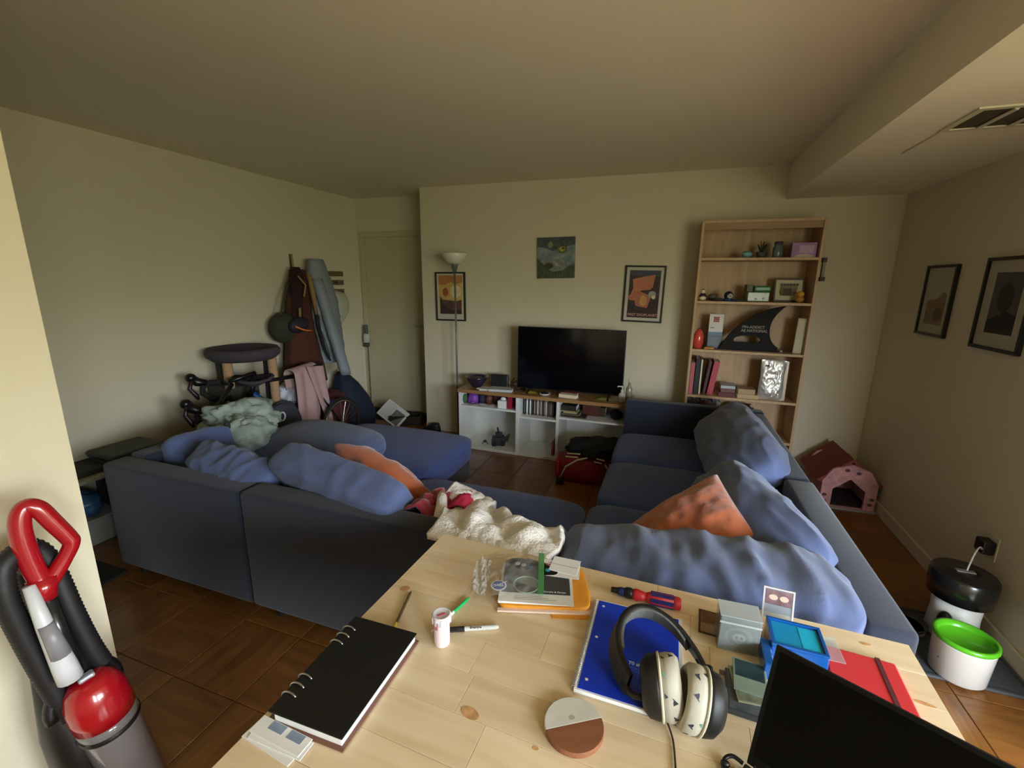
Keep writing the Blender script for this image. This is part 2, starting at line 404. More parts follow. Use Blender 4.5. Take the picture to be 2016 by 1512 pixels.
# ceiling vent in the soffit
v = thing('ceiling_vent', 'white metal air vent with dark slots set in the lowered ceiling', 'vent', (1.25, 2.38, 2.203))
part('frame', MB().box(-.27, .27, -.14, -.115, -.006, 0).box(-.27, .27, .115, .14, -.006, 0).box(-.27, -.245, -.115, .115, -.006, 0).box(.245, .27, -.115, .115, -.006, 0), M_trim, v)
part('back_plate', MB().box(-.245, .245, -.115, .115, -.001, 0), mat('vent_dark', (70, 64, 46), .8), v)
me = MB().box(-.006, .006, -.115, .115, -.012, -.001, rot((0, 35, 0))).mesh('slat', M_trim)
for i in range(4): o = link('slat', me, v); o.location = (-.147+i*.098, 0, 0)

# outlet and plug, right wall
ot = thing('wall_outlet', 'white outlet plate with black charger plugged in low on right wall', 'outlet', (XR, 2.50, .40))
part('plate', MB().box(-.006, 0, -.038, .038, -.058, .058), M_trim, ot, bevel=.003)
part('plug', MB().box(-.055, -.006, -.035, .03, -.03, .035), M_black, ot, bevel=.008, label='black charger plug')
cb = MB(); pts = []
for i in range(15):
    t = i/14; pts.append((-.05-.14*t, -.03-.16*t, -.012+.05*sin(pi*t)*1.3-.17*t*t))
cb.tube([(-.05, -.02, -.01)]+pts[1:], .0035, 6)
part('cable', cb, mat('grey_cable', (190, 188, 184), .6), ot, smooth=True, label='thin pale cable')

# ---------------------------------------------------------------- TV bench
b = thing('tv_bench', 'low white open shelf unit with oak top under the television', 'shelf unit', (-1.045, 3.72, 0))
LX, RX, DY = -.785, .785, .37
def bx(name, x0, x1, y0, y1, z0, z1, m=M_white, **k): return part(name, MB().box(x0, x1, y0, y1, z0, z1), m, b, bevel=.0015, seg=1, **k)
bx('top', LX-.008, RX+.008, -.012, DY, .552, .582, M_oak, label='oak veneer top')
bx('side_panel', LX, LX+.018, 0, DY, 0, .552); bx('side_panel', RX-.018, RX, 0, DY, 0, .552)
bx('divider', -.213, -.178, 0, DY, .026, .552); bx('divider', .164, .190, 0, DY, .026, .552)
bx('bottom', LX+.018, RX-.018, 0, DY, 0, .026); bx('back_panel', LX+.018, RX-.018, DY-.008, DY, .026, .552)
bx('shelf', LX+.018, -.213, .004, DY-.008, .408, .426); bx('shelf', -.178, .164, .004, DY-.008, .360, .378); bx('shelf', .190, RX-.018, .004, DY-.008, .392, .410)

# TV
tv = thing('television', 'wide black flat television switched off on oak-topped bench', 'television', (-.81, 3.86, .582), 1.2)
part('bezel', MB().box(-.475, .475, -.012, .02, .035, .600), M_black, tv, bevel=.004)
part('screen', MB().box(-.468, .468, -.0135, -.012, .045, .593), mat('tv_glass', (6, 6, 8), .14, spec=.5, coat=.3), tv)
part('back_housing', MB().box(-.36, .36, .02, .055, .07, .46), M_black, tv, bevel=.012)
for sx in (-.36, .36):
    part('foot', MB().tube([(sx, -.09, .006), (sx, 0, .038), (sx, .09, .006)], [.006, .009, .006], 8), M_black, tv)

# floor lamp
lp = thing('floor_lamp', 'slim floor lamp with white upturned glass bowl left of the bench', 'lamp', (-1.94, 3.93, 0))
part('base', MB().lathe([(.13, 0), (.13, .012), (.10, .022), (.015, .03)], n=28), M_metal, lp, smooth=True)
gm = mat('lamp_grey', (120, 122, 120), .4, metal=.5)
part('pole', MB().tube([(0, 0, .02), (-.005, 0, .9), (-.012, 0, 1.66)], .009, 10), gm, lp, smooth=True)
part('socket', MB().lathe([(.012, 0), (.022, .01), (.034, .065), (.036, .075)], (-.012, 0, 1.655), 20), gm, lp, smooth=True)
part('shade', MB().lathe([(.034, 0), (.065, .012), (.098, .045), (.122, .095), (.120, .098), (.094, .05), (.06, .018), (.01, .008)], (-.012, 0, 1.725), 32, cap1=False), mat('opal_glass', (222, 220, 205), .35), lp, smooth=True)

# ---------------------------------------------------------------- pictures
M_blackframe = mat('black_frame', (26, 22, 14), .4)
def picture(name, label, cx, cz, w_, h_, y, tilt=0, fw=.014, wallx=None, cyy=None, group=None, mcol=(200, 194, 178), framem=None):
    if wallx is None: t = thing(name, label, 'picture', (cx, y, cz), 0, group)
    else: t = thing(name, label, 'picture', (wallx, cyy, cz), -90, group)      # faces -x
    A = rot((0, tilt, 0))
    f = MB(); a, c = w_/2, h_/2
    f.box(-a, a, -.022, -.002, c-fw, c, A).box(-a, a, -.022, -.002, -c, -c+fw, A).box(-a, -a+fw, -.022, -.002, -c+fw, c-fw, A).box(a-fw, a, -.022, -.002, -c+fw, c-fw, A)
    part('frame', f, framem or M_blackframe, t, bevel=.0015, seg=1)
    q = part('mat_board', MB().box(-a+fw, a-fw, -.010, -.004, -c+fw, c-fw, A), mat('mount_%d_%d_%d' % mcol, mcol, .8), t)
    return q, A
def shape(t, A, name, poly, col, lay, rough=.7):
    """flat printed area: poly in picture coordinates (x right, z up)"""
    mb = MB(); y0 = -.0100-lay*.0005
    mb.prism([(x, z) for x, z in poly], 0, .0005, A @ Matrix(((1, 0, 0, 0), (0, 0, -1, y0), (0, 1, 0, 0), (0, 0, 0, 1))))
    return part(name, mb, mat('ink_%d_%d_%d' % col, col, rough, var=.12, vscale=25), t)
def rect(x0, x1, z0, z1): return [(x0, z0), (x1, z0), (x1, z1), (x0, z1)]
def disc(cx, cz, r, rz=None, n=20): return [(cx+r*cos(2*pi*i/n), cz+(rz or r)*sin(2*pi*i/n)) for i in range(n)]
t, A = picture('framed_poster', 'framed travel print of yellow and orange sunset sky behind floor lamp', -2.08, 1.418, .325, .475, YB, -.6)
shape(t, A, 'sky_print', rect(-.130, .130, -.17, .205), (206, 172, 98), 0)
shape(t, A, 'cloud_print', [(-.13, .205), (.13, .205), (.13, .14), (.05, .12), (0, .145), (-.06, .11), (-.13, .12)], (184, 128, 72), 1)
shape(t, A, 'sun_print', disc(-.055, .045, .032, .042), (172, 92, 50), 2)
shape(t, A, 'glow_print', disc(.055, .05, .062, .06), (222, 206, 158), 1)
shape(t, A, 'ground_print', [(-.118, -.17), (.118, -.17), (.118, -.03), (.06, -.045), (-.02, -.035), (-.085, -.03), (-.118, .005)], (104, 70, 66), 3)
shape(t, A, 'hill_print', [(-.118, -.17), (.118, -.17), (.118, -.12), (.03, -.14), (-.05, -.10), (-.09, -.06), (-.118, 0)], (66, 48, 44), 4)
t, A = picture('framed_poster', 'black-framed print of orange cliffs and lettering right of the television', -.236, 1.478, .335, .478, YB, .8)
shape(t, A, 'night_print', rect(-.128, .128, -.195, .200), (62, 50, 50), 0)
shape(t, A, 'haze_print', [(-.128, .2), (.128, .2), (.128, .155), (.02, .14), (-.128, .165)], (70, 74, 88), 1)
shape(t, A, 'cliff_print', [(-.10, .125), (.0, .15), (.085, .165), (.07, .06), (.05, .04), (-.02, .03), (-.05, .0), (-.11, -.01), (-.09, .05)], (186, 118, 88), 2)
shape(t, A, 'cliff_print', [(-.128, -.015), (-.05, .03), (.03, .0), (.06, -.03), (.035, -.115), (-.06, -.10), (-.07, -.055), (-.12, -.05)], (180, 110, 84), 3)
shape(t, A, 'glow_print', disc(0, -.055, .03, .045), (198, 152, 92), 4)
shape(t, A, 'planet_print', disc(.07, .0, .032, .03), (150, 156, 136), 4)
shape(t, A, 'figure_print', disc(.083, -.022, .016), (214, 208, 178), 5)
shape(t, A, 'ground_print', [(-.128, -.2), (.128, -.2), (.128, -.04), (.06, -.06), (.03, -.12), (-.04, -.145), (-.128, -.07)], (58, 38, 36), 1)
text('lettering', 'FIRST EXOPLANET', .030, A @ rot((90, 0, 0), (-.122, -.0135, -.185)), mat('ink_pink', (206, 150, 134), .7), t, world=False, bold=True)
# square canvas above the television: dark sky, pale eye shapes, grass
cv = thing('canvas_painting', 'square unframed canvas of blue-grey animal face with yellow eye and grass', 'painting', (-1.018, YB, 1.783), 0)
A = rot((0, -1.2, 0)); cvb = part('canvas', MB().box(-.172, .172, -.022, -.002, -.178, .178, A), mat('canvas_blue', (124, 138, 138), .8, bump=.1, bscale=300, var=.35, vscale=18), cv)
def cshape(name, poly, col, lay):
    mb = MB(); mb.prism(poly, 0, .0005, A @ Matrix(((1, 0, 0, 0), (0, 0, -1, -.022-lay*.0005), (0, 1, 0, 0), (0, 0, 0, 1))))
    part(name, mb, mat('paint_%d_%d_%d' % col, col, .75, var=.3, vscale=30), cvb)
cshape('dark_brow', [(-.172, .178), (.172, .178), (.172, .11), (.10, .095), (.03, .075), (-.03, .06), (-.10, .09), (-.172, .10)], (78, 82, 88), 0)
cshape('grass', [(-.172, -.178), (.172, -.178), (.172, -.05), (.12, -.07), (.06, -.11), (-.03, -.12), (-.09, -.08), (-.13, -.03), (-.172, 0)], (72, 82, 56), 0)
cshape('muzzle', disc(-.02, -.055, .082, .045), (124, 124, 116), 1)
cshape('muzzle_shadow', disc(-.065, -.068, .045, .028), (70, 64, 50), 2)
cshape('nose_light', [(-.03, -.02), (.01, -.025), (.035, -.075), (.0, -.07)], (154, 154, 146), 3)
cshape('cheek', disc(-.12, .0, .03, .045), (116, 134, 136), 1)
cshape('cheek', disc(.11, -.01, .045, .03), (110, 126, 128), 1)
cshape('eye_ring', disc(.058, .07, .046, .034), (108, 106, 62), 2)
cshape('iris', disc(.058, .076, .026, .02), (178, 160, 84), 3)
cshape('pupil', disc(.066, .082, .009, .009), (24, 22, 16), 4)
cshape('far_eye', disc(-.05, .115, .024, .026), (116, 130, 96), 2)
for k in range(26):
    x = -.16+k*.0128; h_ = random.uniform(.02, .07)
    if k % 2: cshape('grass_blade', [(x, -.178), (x+.005, -.178), (x+.008+random.uniform(-.01, .01), -.178+h_)], (96, 118, 74), 2)
# right wall
t, A = picture('framed_print', 'small dark-framed print of brown hill on the right wall, farther one', 0, 1.49, .325, .415, 0, 0, .015, XR, 3.415, None, (176, 172, 150), mat('frame_brown', (24, 18, 12), .4))
shape(t, A, 'hill_print', [(-.10, -.14), (.10, -.14), (.10, .04), (.06, .055), (.02, .02), (-.03, .005), (-.10, 0)], (132, 116, 92), 0)
shape(t, A, 'dark_print', disc(.04, -.08, .05, .04), (106, 88, 66), 1)
t, A = picture('framed_print', 'dark-framed grey photograph on the right wall nearest the camera', 0, 1.495, .36, .445, 0, 0, .016, XR, 2.82, None, (176, 168, 150), mat('frame_navy', (16, 14, 18), .4))
shape(t, A, 'photo_print', rect(-.10, .10, -.14, .15), (76, 74, 72), 0)
shape(t, A, 'dark_print', [(-.10, -.14), (.10, -.14), (.10, -.05), (.03, -.03), (-.10, -.08)], (34, 32, 32), 1)
shape(t, A, 'shape_print', disc(.0, .03, .055, .07), (48, 46, 44), 1)

# ---------------------------------------------------------------- bookcase
bc = thing('bookcase', 'tall narrow birch bookcase with open shelves against the back wall', 'bookcase', (.565, 3.80, 0))
BW, BD = .40, .295
def bb(name, *a, **k): return part(name, MB().box(*a), M_birch, bc, bevel=.001, seg=1, **k)
bb('side_panel', -BW, -BW+.018, 0, BD, 0, 2.03); bb('side_panel', BW-.018, BW, 0, BD, 0, 2.03)
bb('top_board', -BW+.018, BW-.018, 0, BD, 2.010, 2.03)
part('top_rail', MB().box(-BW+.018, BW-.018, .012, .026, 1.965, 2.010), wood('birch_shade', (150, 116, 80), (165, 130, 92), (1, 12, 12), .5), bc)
part('back_panel', MB().box(-BW+.018, BW-.018, BD-.006, BD, .04, 2.010), M_birch, bc)
for z in (1.745, 1.425, 1.050, .680, .36): bb('shelf', -BW+.018, BW-.018, .004, BD-.006, z, z+.019)
bb('plinth', -BW+.018, BW-.018, .02, .036, 0, .045); bb('bottom_shelf', -BW+.018, BW-.018, 0, BD-.006, .045, .063)
# shelf tops: 1.764, 1.444, 1.069, .699
def bk(name, x, z, w_, h_, d, col, label, y=3.84, tilt=0, cat='book', lean_x=0, pages=True, group=None):
    """upright book: spine towards the room"""
    t = thing(name, label, cat, (x, y, z+.0005+abs(sin(R(tilt)))*w_*.5*(1)), 0, group)
    A = rot((0, tilt, 0)); m = mat('cover_%d_%d_%d' % col, col, .55)
    part('cover', MB().box(-w_/2, -w_/2+.002, 0, d, 0, h_, A).box(w_/2-.002, w_/2, 0, d, 0, h_, A).box(-w_/2+.002, w_/2-.002, 0, .002, 0, h_, A), m, t)
    part('pages', MB().box(-w_/2+.002, w_/2-.002, .002, d-.004, .003, h_-.003, A), M_paper, t)
    return t
def flatbook(x, y, z, w_, d, h_, col, label, rz=0, cat='book', group=None, title=None, name='book'):
    t = thing(name, label, cat, (x, y, z+.0004), rz, group); m = mat('cover_%d_%d_%d' % col, col, .55)
    part('cover', MB().box(-w_/2, w_/2, -d/2, d/2, 0, .002).box(-w_/2, w_/2, -d/2, d/2, h_-.002, h_).box(-w_/2, w_/2, -d/2, -d/2+.002, .002, h_-.002), m, t)
    part('pages', MB().box(-w_/2+.002, w_/2-.003, -d/2+.003, d/2-.003, .002, h_-.002), M_paper, t); return t
S1, S2, S3, S4, S5 = 1.764, 1.444, 1.069, .699, .379
solo('gourd_bowl', MB().lathe([(.012, 0), (.030, .008), (.038, .028), (.028, .048), (.026, .046), (.034, .028), (.02, .012), (.002, .010)], (.50, 3.88, S1+.0005), 18), mat('glaze_aqua', (120, 168, 172), .25), 'small aqua glazed pot alone on the top shelf of the bookcase', 'pot', smooth=True)
t = thing('potted_succulent', 'small dark plant in grey pot on bookcase top shelf', 'plant', (.60, 3.93, S1+.0005))
part('pot', MB().lathe([(.028, 0), (.036, .045), (.033, .045), (.026, .03)], n=16), mat('pot_grey', (72, 80, 76), .6), t, smooth=True)
lf = MB()
for k in range(9):
    a = k*2.4; r = .012+.003*(k % 3); lf.tube([(0, 0, .03), (r*cos(a), r*sin(a), .07), (2.2*r*cos(a), 2.2*r*sin(a), .10+.008*(k % 4))], [.005, .006, .001], 5)
part('leaves', lf, mat('leaf_dark', (48, 54, 34), .6), t, smooth=True)
t = thing('glass_jar', 'dim greenish glass jar beside the lilac box on top shelf', 'jar', (.70, 3.88, S1+.0005))
part('body', MB().lathe([(.03, 0), (.034, .01), (.034, .07), (.026, .085), (.026, .095)], n=18), mat('jar_green', (88, 104, 98), .15), t, smooth=True)
part('lid', MB().lathe([(.029, .095), (.029, .112), (.02, .115)], n=18), mat('jar_lid', (66, 60, 64), .4), t, smooth=True)
t = thing('snack_box', 'lilac cardboard box with white rim at right end of top shelf', 'box', (.865, 3.90, S1+.0005), -3)
part('body', MB().box(-.078, .078, -.04, .04, 0, .105), mat('lilac_card', (156, 112, 164), .5, var=.08, vscale=20), t, bevel=.002)
part('label_panel', MB().box(-.03, .06, -.0412, -.040, .03, .085), mat('lilac_pale', (182, 150, 186), .5), t)
part('rim', MB().prism([(-.06, 0), (.068, 0), (.06, .014), (.0, .024), (-.045, .016)], 0, .001, Matrix(((1, 0, 0, 0), (0, 0, -1, -.0412), (0, 1, 0, .002), (0, 0, 0, 1)))), mat('cream_card', (206, 196, 182), .6), t)
# second shelf
def bird(x, y, z, s, body, belly, label, cat='figurine', beak=(190, 140, 50)):
    t = thing('bird_figurine', label, cat, (x, y, z+.0005))
    part('body', MB().ell((0, 0, .030*s), .028*s, .026*s, .030*s), mat('bf_%d_%d_%d' % body, body, .4), t, smooth=True)
    part('belly', MB().ell((0, -.006*s, .022*s), .026*s, .023*s, .021*s), mat('bf_%d_%d_%d' % belly, belly, .4), t, smooth=True)
    part('head', MB().ell((0, 0, .068*s), .016*s, .016*s, .017*s), mat('bf_%d_%d_%d' % belly, belly, .4), t, smooth=True)
    part('cap', MB().ell((0, .003*s, .080*s), .012*s, .012*s, .010*s), mat('bf_%d_%d_%d' % beak, beak, .4), t, smooth=True); return t
bird(.222, 3.86, S2, 1.0, (52, 40, 62), (222, 212, 184), 'tiny dark and cream snowman-shaped figurine at left end of second shelf', beak=(110, 88, 60))
solo('stone_lump', MB().ell((.30, 3.93, S2+.027), .035, .03, .027, 10, 6), mat('dim_stone', (96, 84, 68), .8, var=.2), 'dull brown stone behind the small figurines', 'stone', smooth=True)
solo('dark_rock', MB().ell((.335, 3.87, S2+.012), .05, .022, .012, 10, 6), mat('dark_rock', (52, 46, 44), .8), 'flat dark stone beside the blue figurine', 'stone', smooth=True)
t = thing('ball_figurine', 'round navy blue figurine with white number disc on second shelf', 'figurine', (.405, 3.86, S2+.0005))
part('base', MB().lathe([(.03, 0), (.036, .012), (.026, .022)], n=20), mat('fig_blue', (30, 52, 106), .3), t, smooth=True)
part('body', MB().ell((0, 0, .042), .033, .03, .034), mat('fig_navy', (34, 36, 62), .3), t, smooth=True)
part('face', MB().ell((.006, -.020, .040), .022, .012, .019), mat('fig_white', (204, 200, 186), .3), t, smooth=True)
text('digits', '10', .026, rot((90, 0, 0), (-.008, -.034, .031)), mat('ink_black', (20, 20, 22), .6), t, world=False, bold=True)
solo('dark_tray', MB().prism([(.44, 3.85), (.54, 3.85), (.52, 3.90), (.45, 3.90)], S2+.0005, S2+.018), M_dark, 'low black tray left of the green jar box', 'tray', bevel=.003)
t = thing('terrarium', 'clear box with green lid and mossy contents on second shelf', 'terrarium', (.605, 3.90, S2+.0005), 4)
part('box', MB().box(-.078, .078, -.045, .045, 0, .075), mat('moss_glass', (108, 116, 86), .25, var=.3, vscale=30), t, bevel=.008)
part('lid', MB().box(-.035, .082, -.048, .048, .075, .118), mat('green_lid', (58, 118, 74), .35), t, bevel=.012)
part('side_card', MB().box(-.082, -.04, -.03, .05, .075, .125), mat('grey_card', (98, 92, 80), .6), t, bevel=.003)
for i, x in enumerate((-.015, .035)): part('bead', MB().ell((x, -.052, .022+.004*i), .007, .006, .007, 8, 6), mat('bead_white', (206, 204, 190), .3), t, smooth=True)
A_ = rot((-10, 0, 0)); t = thing('leaning_picture', 'small white-matted photo frame leaning on second shelf', 'picture', (.82, 3.925, S2+.004), 2)
part('frame', MB().box(-.098, .098, 0, .014, 0, .012, A_).box(-.098, .098, 0, .014, .163, .175, A_).box(-.098, -.088, 0, .014, .012, .163, A_).box(.088, .098, 0, .014, .012, .163, A_), mat('frame_olive', (70, 56, 34), .5), t)
part('mat_board', MB().box(-.088, .088, .005, .010, .012, .163, A_), mat('mount_white', (196, 186, 160), .8), t)
def fs(poly, col, lay): part('print', MB().prism(poly, 0, .0006, A_ @ Matrix(((1, 0, 0, 0), (0, 0, -1, .005-lay*.0006), (0, 1, 0, 0), (0, 0, 0, 1)))), mat('ink_%d_%d_%d' % col, col, .7, var=.1), t)
fs([(-.055, .05), (.05, .05), (.06, .125), (.02, .135), (-.03, .13), (-.06, .13)], (132, 116, 92), 0); fs(rect(-.04, .02, .045, .10), (80, 66, 56), 1)
for k in range(6): fs(disc(-.05+k*.021, .128, .010), (96, 84, 70), 2)
fs(disc(-.048, .075, .014, .03), (106, 92, 48), 2)
t = thing('rubber_duck', 'small yellow duck figure in front of the photo frame', 'figurine', (.878, 3.85, S2+.0005))
my = mat('duck_yellow', (200, 150, 50), .4)
part('body', MB().ell((0, 0, .026), .030, .024, .026), mat('duck_base', (168, 116, 44), .5), t, smooth=True); part('head', MB().ell((.002, -.004, .062), .024, .022, .022), my, t, smooth=True)
part('beak', MB().ell((-.026, -.008, .056), .010, .008, .005, 8, 6), mat('duck_beak', (200, 110, 30), .4), t, smooth=True)
# box hooked on the right edge of the case
t = thing('key_box', 'small dark brown holder with pale cards fixed to bookcase right side', 'holder', (.985, 3.80, 1.60))
part('foot_block', MB().box(-.018, .01, -.03, .03, 0, .03), mat('holder_brown', (50, 38, 24), .6), t); part('top_block', MB().box(-.018, .006, -.03, .03, .13, .16), mat('holder_brown', (50, 38, 24), .6), t); part('cards', MB().box(-.012, .006, -.02, .02, .03, .13), mat('cards_pale', (140, 126, 112), .7), t)
# third shelf
t = thing('red_vase', 'glossy coral red egg-shaped vase at left end of third shelf', 'vase', (.222, 3.86, S3+.0005))
part('body', MB().lathe([(.018, 0), (.030, .01), (.040, .05), (.038, .10), (.024, .14), (.012, .150)], n=22), mat('coral_glaze', (206, 72, 62), .2, coat=.5), t, smooth=True)
part('spout', MB().ell((-.002, 0, .152), .012, .012, .008, 10, 6), mat('coral_dark', (160, 44, 40), .3), t, smooth=True)
t = thing('boxed_card', 'upright white and slate card box with red emblem beside the fin', 'box', (.345, 3.90, S3+.002), 3)
A_ = rot((-4, 0, 0)); t = part('box', MB().box(-.052, .052, 0, .02, 0, .27, A_), mat('slate_card', (84, 92, 104), .5), t, bevel=.001)
part('white_panel', MB().box(-.0515, .0515, -.001, 0, .13, .269, A_), mat('white_card', (206, 198, 190), .5), t); part('stripe', MB().box(-.0515, .0515, -.0012, 0, .105, .13, A_), mat('stripe_blue', (86, 118, 146), .5), t)
em = MB()
for i in range(3):
    for j in range(3): em.ell((.0+(i-1)*.014, -.0016, .228+(j-1)*.014), .0075, .001, .0075, 8, 4, A_)
part('emblem', em, mat('emblem_red', (150, 60, 52), .6), t)
for k in range(5): part('text_line', MB().box(-.04, .035-.008*(k % 3), -.0012, 0, .03+k*.013, .034+k*.013, A_), mat('text_grey', (128, 136, 146), .6), t)
part('text_line', MB().box(-.042, -.010, -.0014, 0, .160, .166, A_), mat('text_dark', (90, 84, 90), .6), t)
solo('wooden_wedge', MB().prism([(.27, 3.83), (.34, 3.83), (.35, 3.86), (.28, 3.87)], S3+.0005, S3+.018), mat('amber_wood', (176, 112, 40), .5), 'small amber wooden piece lying before the card box', 'block', bevel=.003)
solo('dark_base_board', MB().box(.30, .84, 3.835, 3.95, S3+.0002, S3+.006), mat('walnut_dark', (74, 44, 28), .5), 'thin dark board lying under the black fin', 'board', bevel=.001)
fin = thing('foam_fin', 'large black foam shark fin with white lettering and handle hole', 'fin', (.60, 3.86, S3+.008))
def Bz(p, n=12):
    out = []
    for i in range(n):
        t_ = i/n; out.append(tuple((1-t_)**2*p[0][k]+2*t_*(1-t_)*p[1][k]+t_*t_*p[2][k] for k in (0, 1)))
    return out
outl = Bz([(-.215, .0), (-.19, .10), (-.06, .22)])+Bz([(-.06, .22), (.06, .325), (.205, .340)])+Bz([(.205, .340), (.10, .25), (.118, .13)])+Bz([(.118, .13), (.13, .06), (.185, .03)])+[(.185, .03), (.178, .0)]
hole = [(-.03+.095*cos(2*pi*i/24), .075+max(-.018, .036*sin(2*pi*i/24))) for i in range(24)]
def fin_mesh(outl, hole, y0, y1):
    import bmesh
    bm = bmesh.new()
    def loop(pts): vs = [bm.verts.new((x, y0, z)) for x, z in pts]; return [bm.edges.new((vs[i], vs[(i+1) % len(vs)])) for i in range(len(vs))]
    es = loop(outl)+loop(hole); r = bmesh.ops.triangle_fill(bm, use_beauty=True, edges=es)
    fs_ = [g for g in r['geom'] if isinstance(g, bmesh.types.BMFace)]
    e = bmesh.ops.extrude_face_region(bm, geom=fs_); vs = [g for g in e['geom'] if isinstance(g, bmesh.types.BMVert)]
    bmesh.ops.translate(bm, verts=vs, vec=(0, y1-y0, 0)); bmesh.ops.recalc_face_normals(bm, faces=bm.faces)
    mb = MB(); bm.verts.index_update(); mb.add([v.co.copy() for v in bm.verts], [[v.index for v in f.verts] for f in bm.faces]); bm.free(); return mb
fin = part('foam', fin_mesh(outl, hole, 0, .03), mat('black_foam', (17, 14, 16), .85, bump=.1), fin)
mw = mat('fin_white', (150, 148, 134), .7)
text('lettering', 'FIN-ADDICT', .028, rot((90, 0, 0), (-.075, -.001, .168)), mw, fin, world=False, bold=True); text('lettering', 'AE NATIONAL', .028, rot((90, 0, 0), (-.08, -.001, .140)), mw, fin, world=False, bold=True)
solo('glass_bead', MB().ell((.808, 3.85, S3+.012), .012, .012, .012, 12, 8), mat('bead_grey', (150, 140, 120), .2), 'tiny clear ball at the tail of the black fin', 'ball', smooth=True)
t = thing('keyboard', 'cream compact keyboard standing on end at right of third shelf', 'keyboard', (.915, 3.86, S3+.001), -14)
kc = part('case', MB().box(-.030, .030, 0, .028, 0, .262, rot((0, 1.5, 0))), mat('cream_plastic', (190, 180, 146), .5), t, bevel=.003)
ke = MB().box(-.0055, .0055, -.003, 0, -.0055, .0055).mesh('key', mat('cream_key', (206, 198, 168), .5))
for i in range(4):
    for j in range(17): o = link('key', ke, kc); o.location = (-.0195+i*.013+.0004*j, 0, .02+j*.0138)
# fourth shelf
bk('book', .203, S4, .030, .255, .18, (170, 84, 90), 'dusty pink book at far left of fourth shelf')
bk('book', .240, S4, .032, .290, .19, (20, 22, 20), 'tall black book beside the pink one on fourth shelf')
bk('book', .268, S4, .012, .285, .19, (206, 196, 172), 'thin cream book between black and crimson books')
bk('book', .302, S4, .020, .275, .18, (70, 18, 24), 'maroon book leaning behind the crimson binder', tilt=6)
bk('binder', .345, S4, .042, .272, .19, (176, 58, 72), 'crimson ring binder leaning left on fourth shelf', tilt=7, cat='binder')
flatbook(.47, 3.90, S4, .12, .16, .035, (90, 26, 28), 'dark red box set lying under pale case on fourth shelf')
flatbook(.475, 3.90, S4+.036, .10, .14, .030, (112, 74, 62), 'brown paperback in small stack on fourth shelf')
flatbook(.475, 3.90, S4+.067, .105, .14, .022, (176, 184, 184), 'pale grey case topping small stack on fourth shelf')
flatbook(.62, 3.89, S4, .145, .13, .032, (186, 158, 118), 'tan box under a smaller tan one on fourth shelf')
flatbook(.61, 3.89, S4+.033, .118, .12, .040, (170, 142, 102), 'smaller tan box topping its pair on fourth shelf')
t = thing('foil_pouch', 'crinkled silver foil pouch standing on fourth shelf', 'pouch', (.775, 3.85, S4+.001), -2)
n_ = 22; fp = MB()
def ff(u, v):
    x = (u-.5)*.165*(1+.02*sin(v*9)); z = v*.31
    e = max(0, 1-abs(2*u-1)**3)*max(0, 1-abs(2*v-1)**5)
    return Vector((x+.004*nz((u*3, v*4, 0), 1, 3), -.022*e+.020*nz((u*2.2, v*3, 0), 1, 9)*e+.010*abs(nz((u*6, v*7, 2)))*e+.03*v*.3, z))
fp.surf(ff, n_, n_*2); part('front', fp, mat('foil', (226, 226, 224), .34, metal=.75), t, smooth=False)
part('back', MB().box(-.082, .105, .016, .022, 0, .305, rot((-3, 0, 0))), mat('foil_back', (138, 124, 112), .35, metal=.5), t)
part('tear_notch', MB().box(-.055, -.028, -.012, -.006, .262, .272), mat('ink_black', (20, 20, 22), .6), t)
# fifth shelf row, mostly hidden by the sofa
xx = .19
for k, (w_, h_, c_) in enumerate(((.035, .27, (24, 22, 22)), (.03, .28, (40, 26, 26)), (.028, .262, (30, 30, 34)), (.032, .275, (90, 36, 40)), (.025, .27, (74, 70, 66)), (.03, .265, (110, 60, 56)), (.028, .275, (60, 66, 80)), (.03, .268, (130, 126, 116)))):
    xx += w_/2; bk('book', xx, S5, w_, h_, .18, c_, ['black', 'dark brown', 'charcoal', 'maroon', 'grey', 'rust red', 'slate blue', 'off-white'][k]+' spined book in the row on fifth shelf', group='books on the fifth shelf'); xx += w_/2+.001
flatbook(.60, 3.90, S5, .16, .20, .24, (128, 104, 72), 'tan storage box at middle of fifth shelf', cat='box', name='box')
solo('paper_roll', MB().tube([(.60, 3.86, S5+.24), (.72, 3.86, S5+.06)], .012, 12), M_paper, 'white paper roll leaning right on fifth shelf', 'roll', smooth=True)
solo('paper_roll', MB().tube([(.66, 3.89, S5+.26), (.78, 3.89, S5+.02)], .010, 12), mat('cream_roll', (190, 172, 130), .7), 'cream paper roll leaning behind the white one', 'roll', smooth=True)

# things in the TV bench
def world_b(x, y, z): return (x, y, z)
zA, zB, zC = .426, .378, .410
solo('green_toy', MB().ell((-1.80, 3.80, zA+.045), .028, .03, .045, 10, 8), mat('toy_green', (62, 96, 70), .7, bump=.4), 'green fuzzy ball toy at left of bench top cubby', 'toy', smooth=True)
t = thing('purple_pouch', 'bright purple bag stuffed in the left cubby of bench', 'bag', (-1.725, 3.82, zA+.0005))
part('body', loft([(0, 0, 0, .045, .035), (0, 0, .03, .058, .045), (.005, 0, .075, .050, .04), (0, 0, .105, .03, .025)], 24, .08, 6, 2), mat('purple_fabric', (124, 62, 160), .5, bump=.3, bscale=40), t, smooth=True)
part('clasp', MB().ell((.02, -.052, .02), .012, .006, .010, 8, 6), M_chrome, t, smooth=True)
solo('navy_pouch', loft([(-1.64, 3.84, zA+.0005, .03, .03), (-1.64, 3.84, zA+.05, .035, .034), (-1.64, 3.84, zA+.1, .02, .02)], 18, .08), mat('navy_cloth', (38, 34, 60), .7), 'navy pouch beside the purple bag', 'bag', smooth=True)
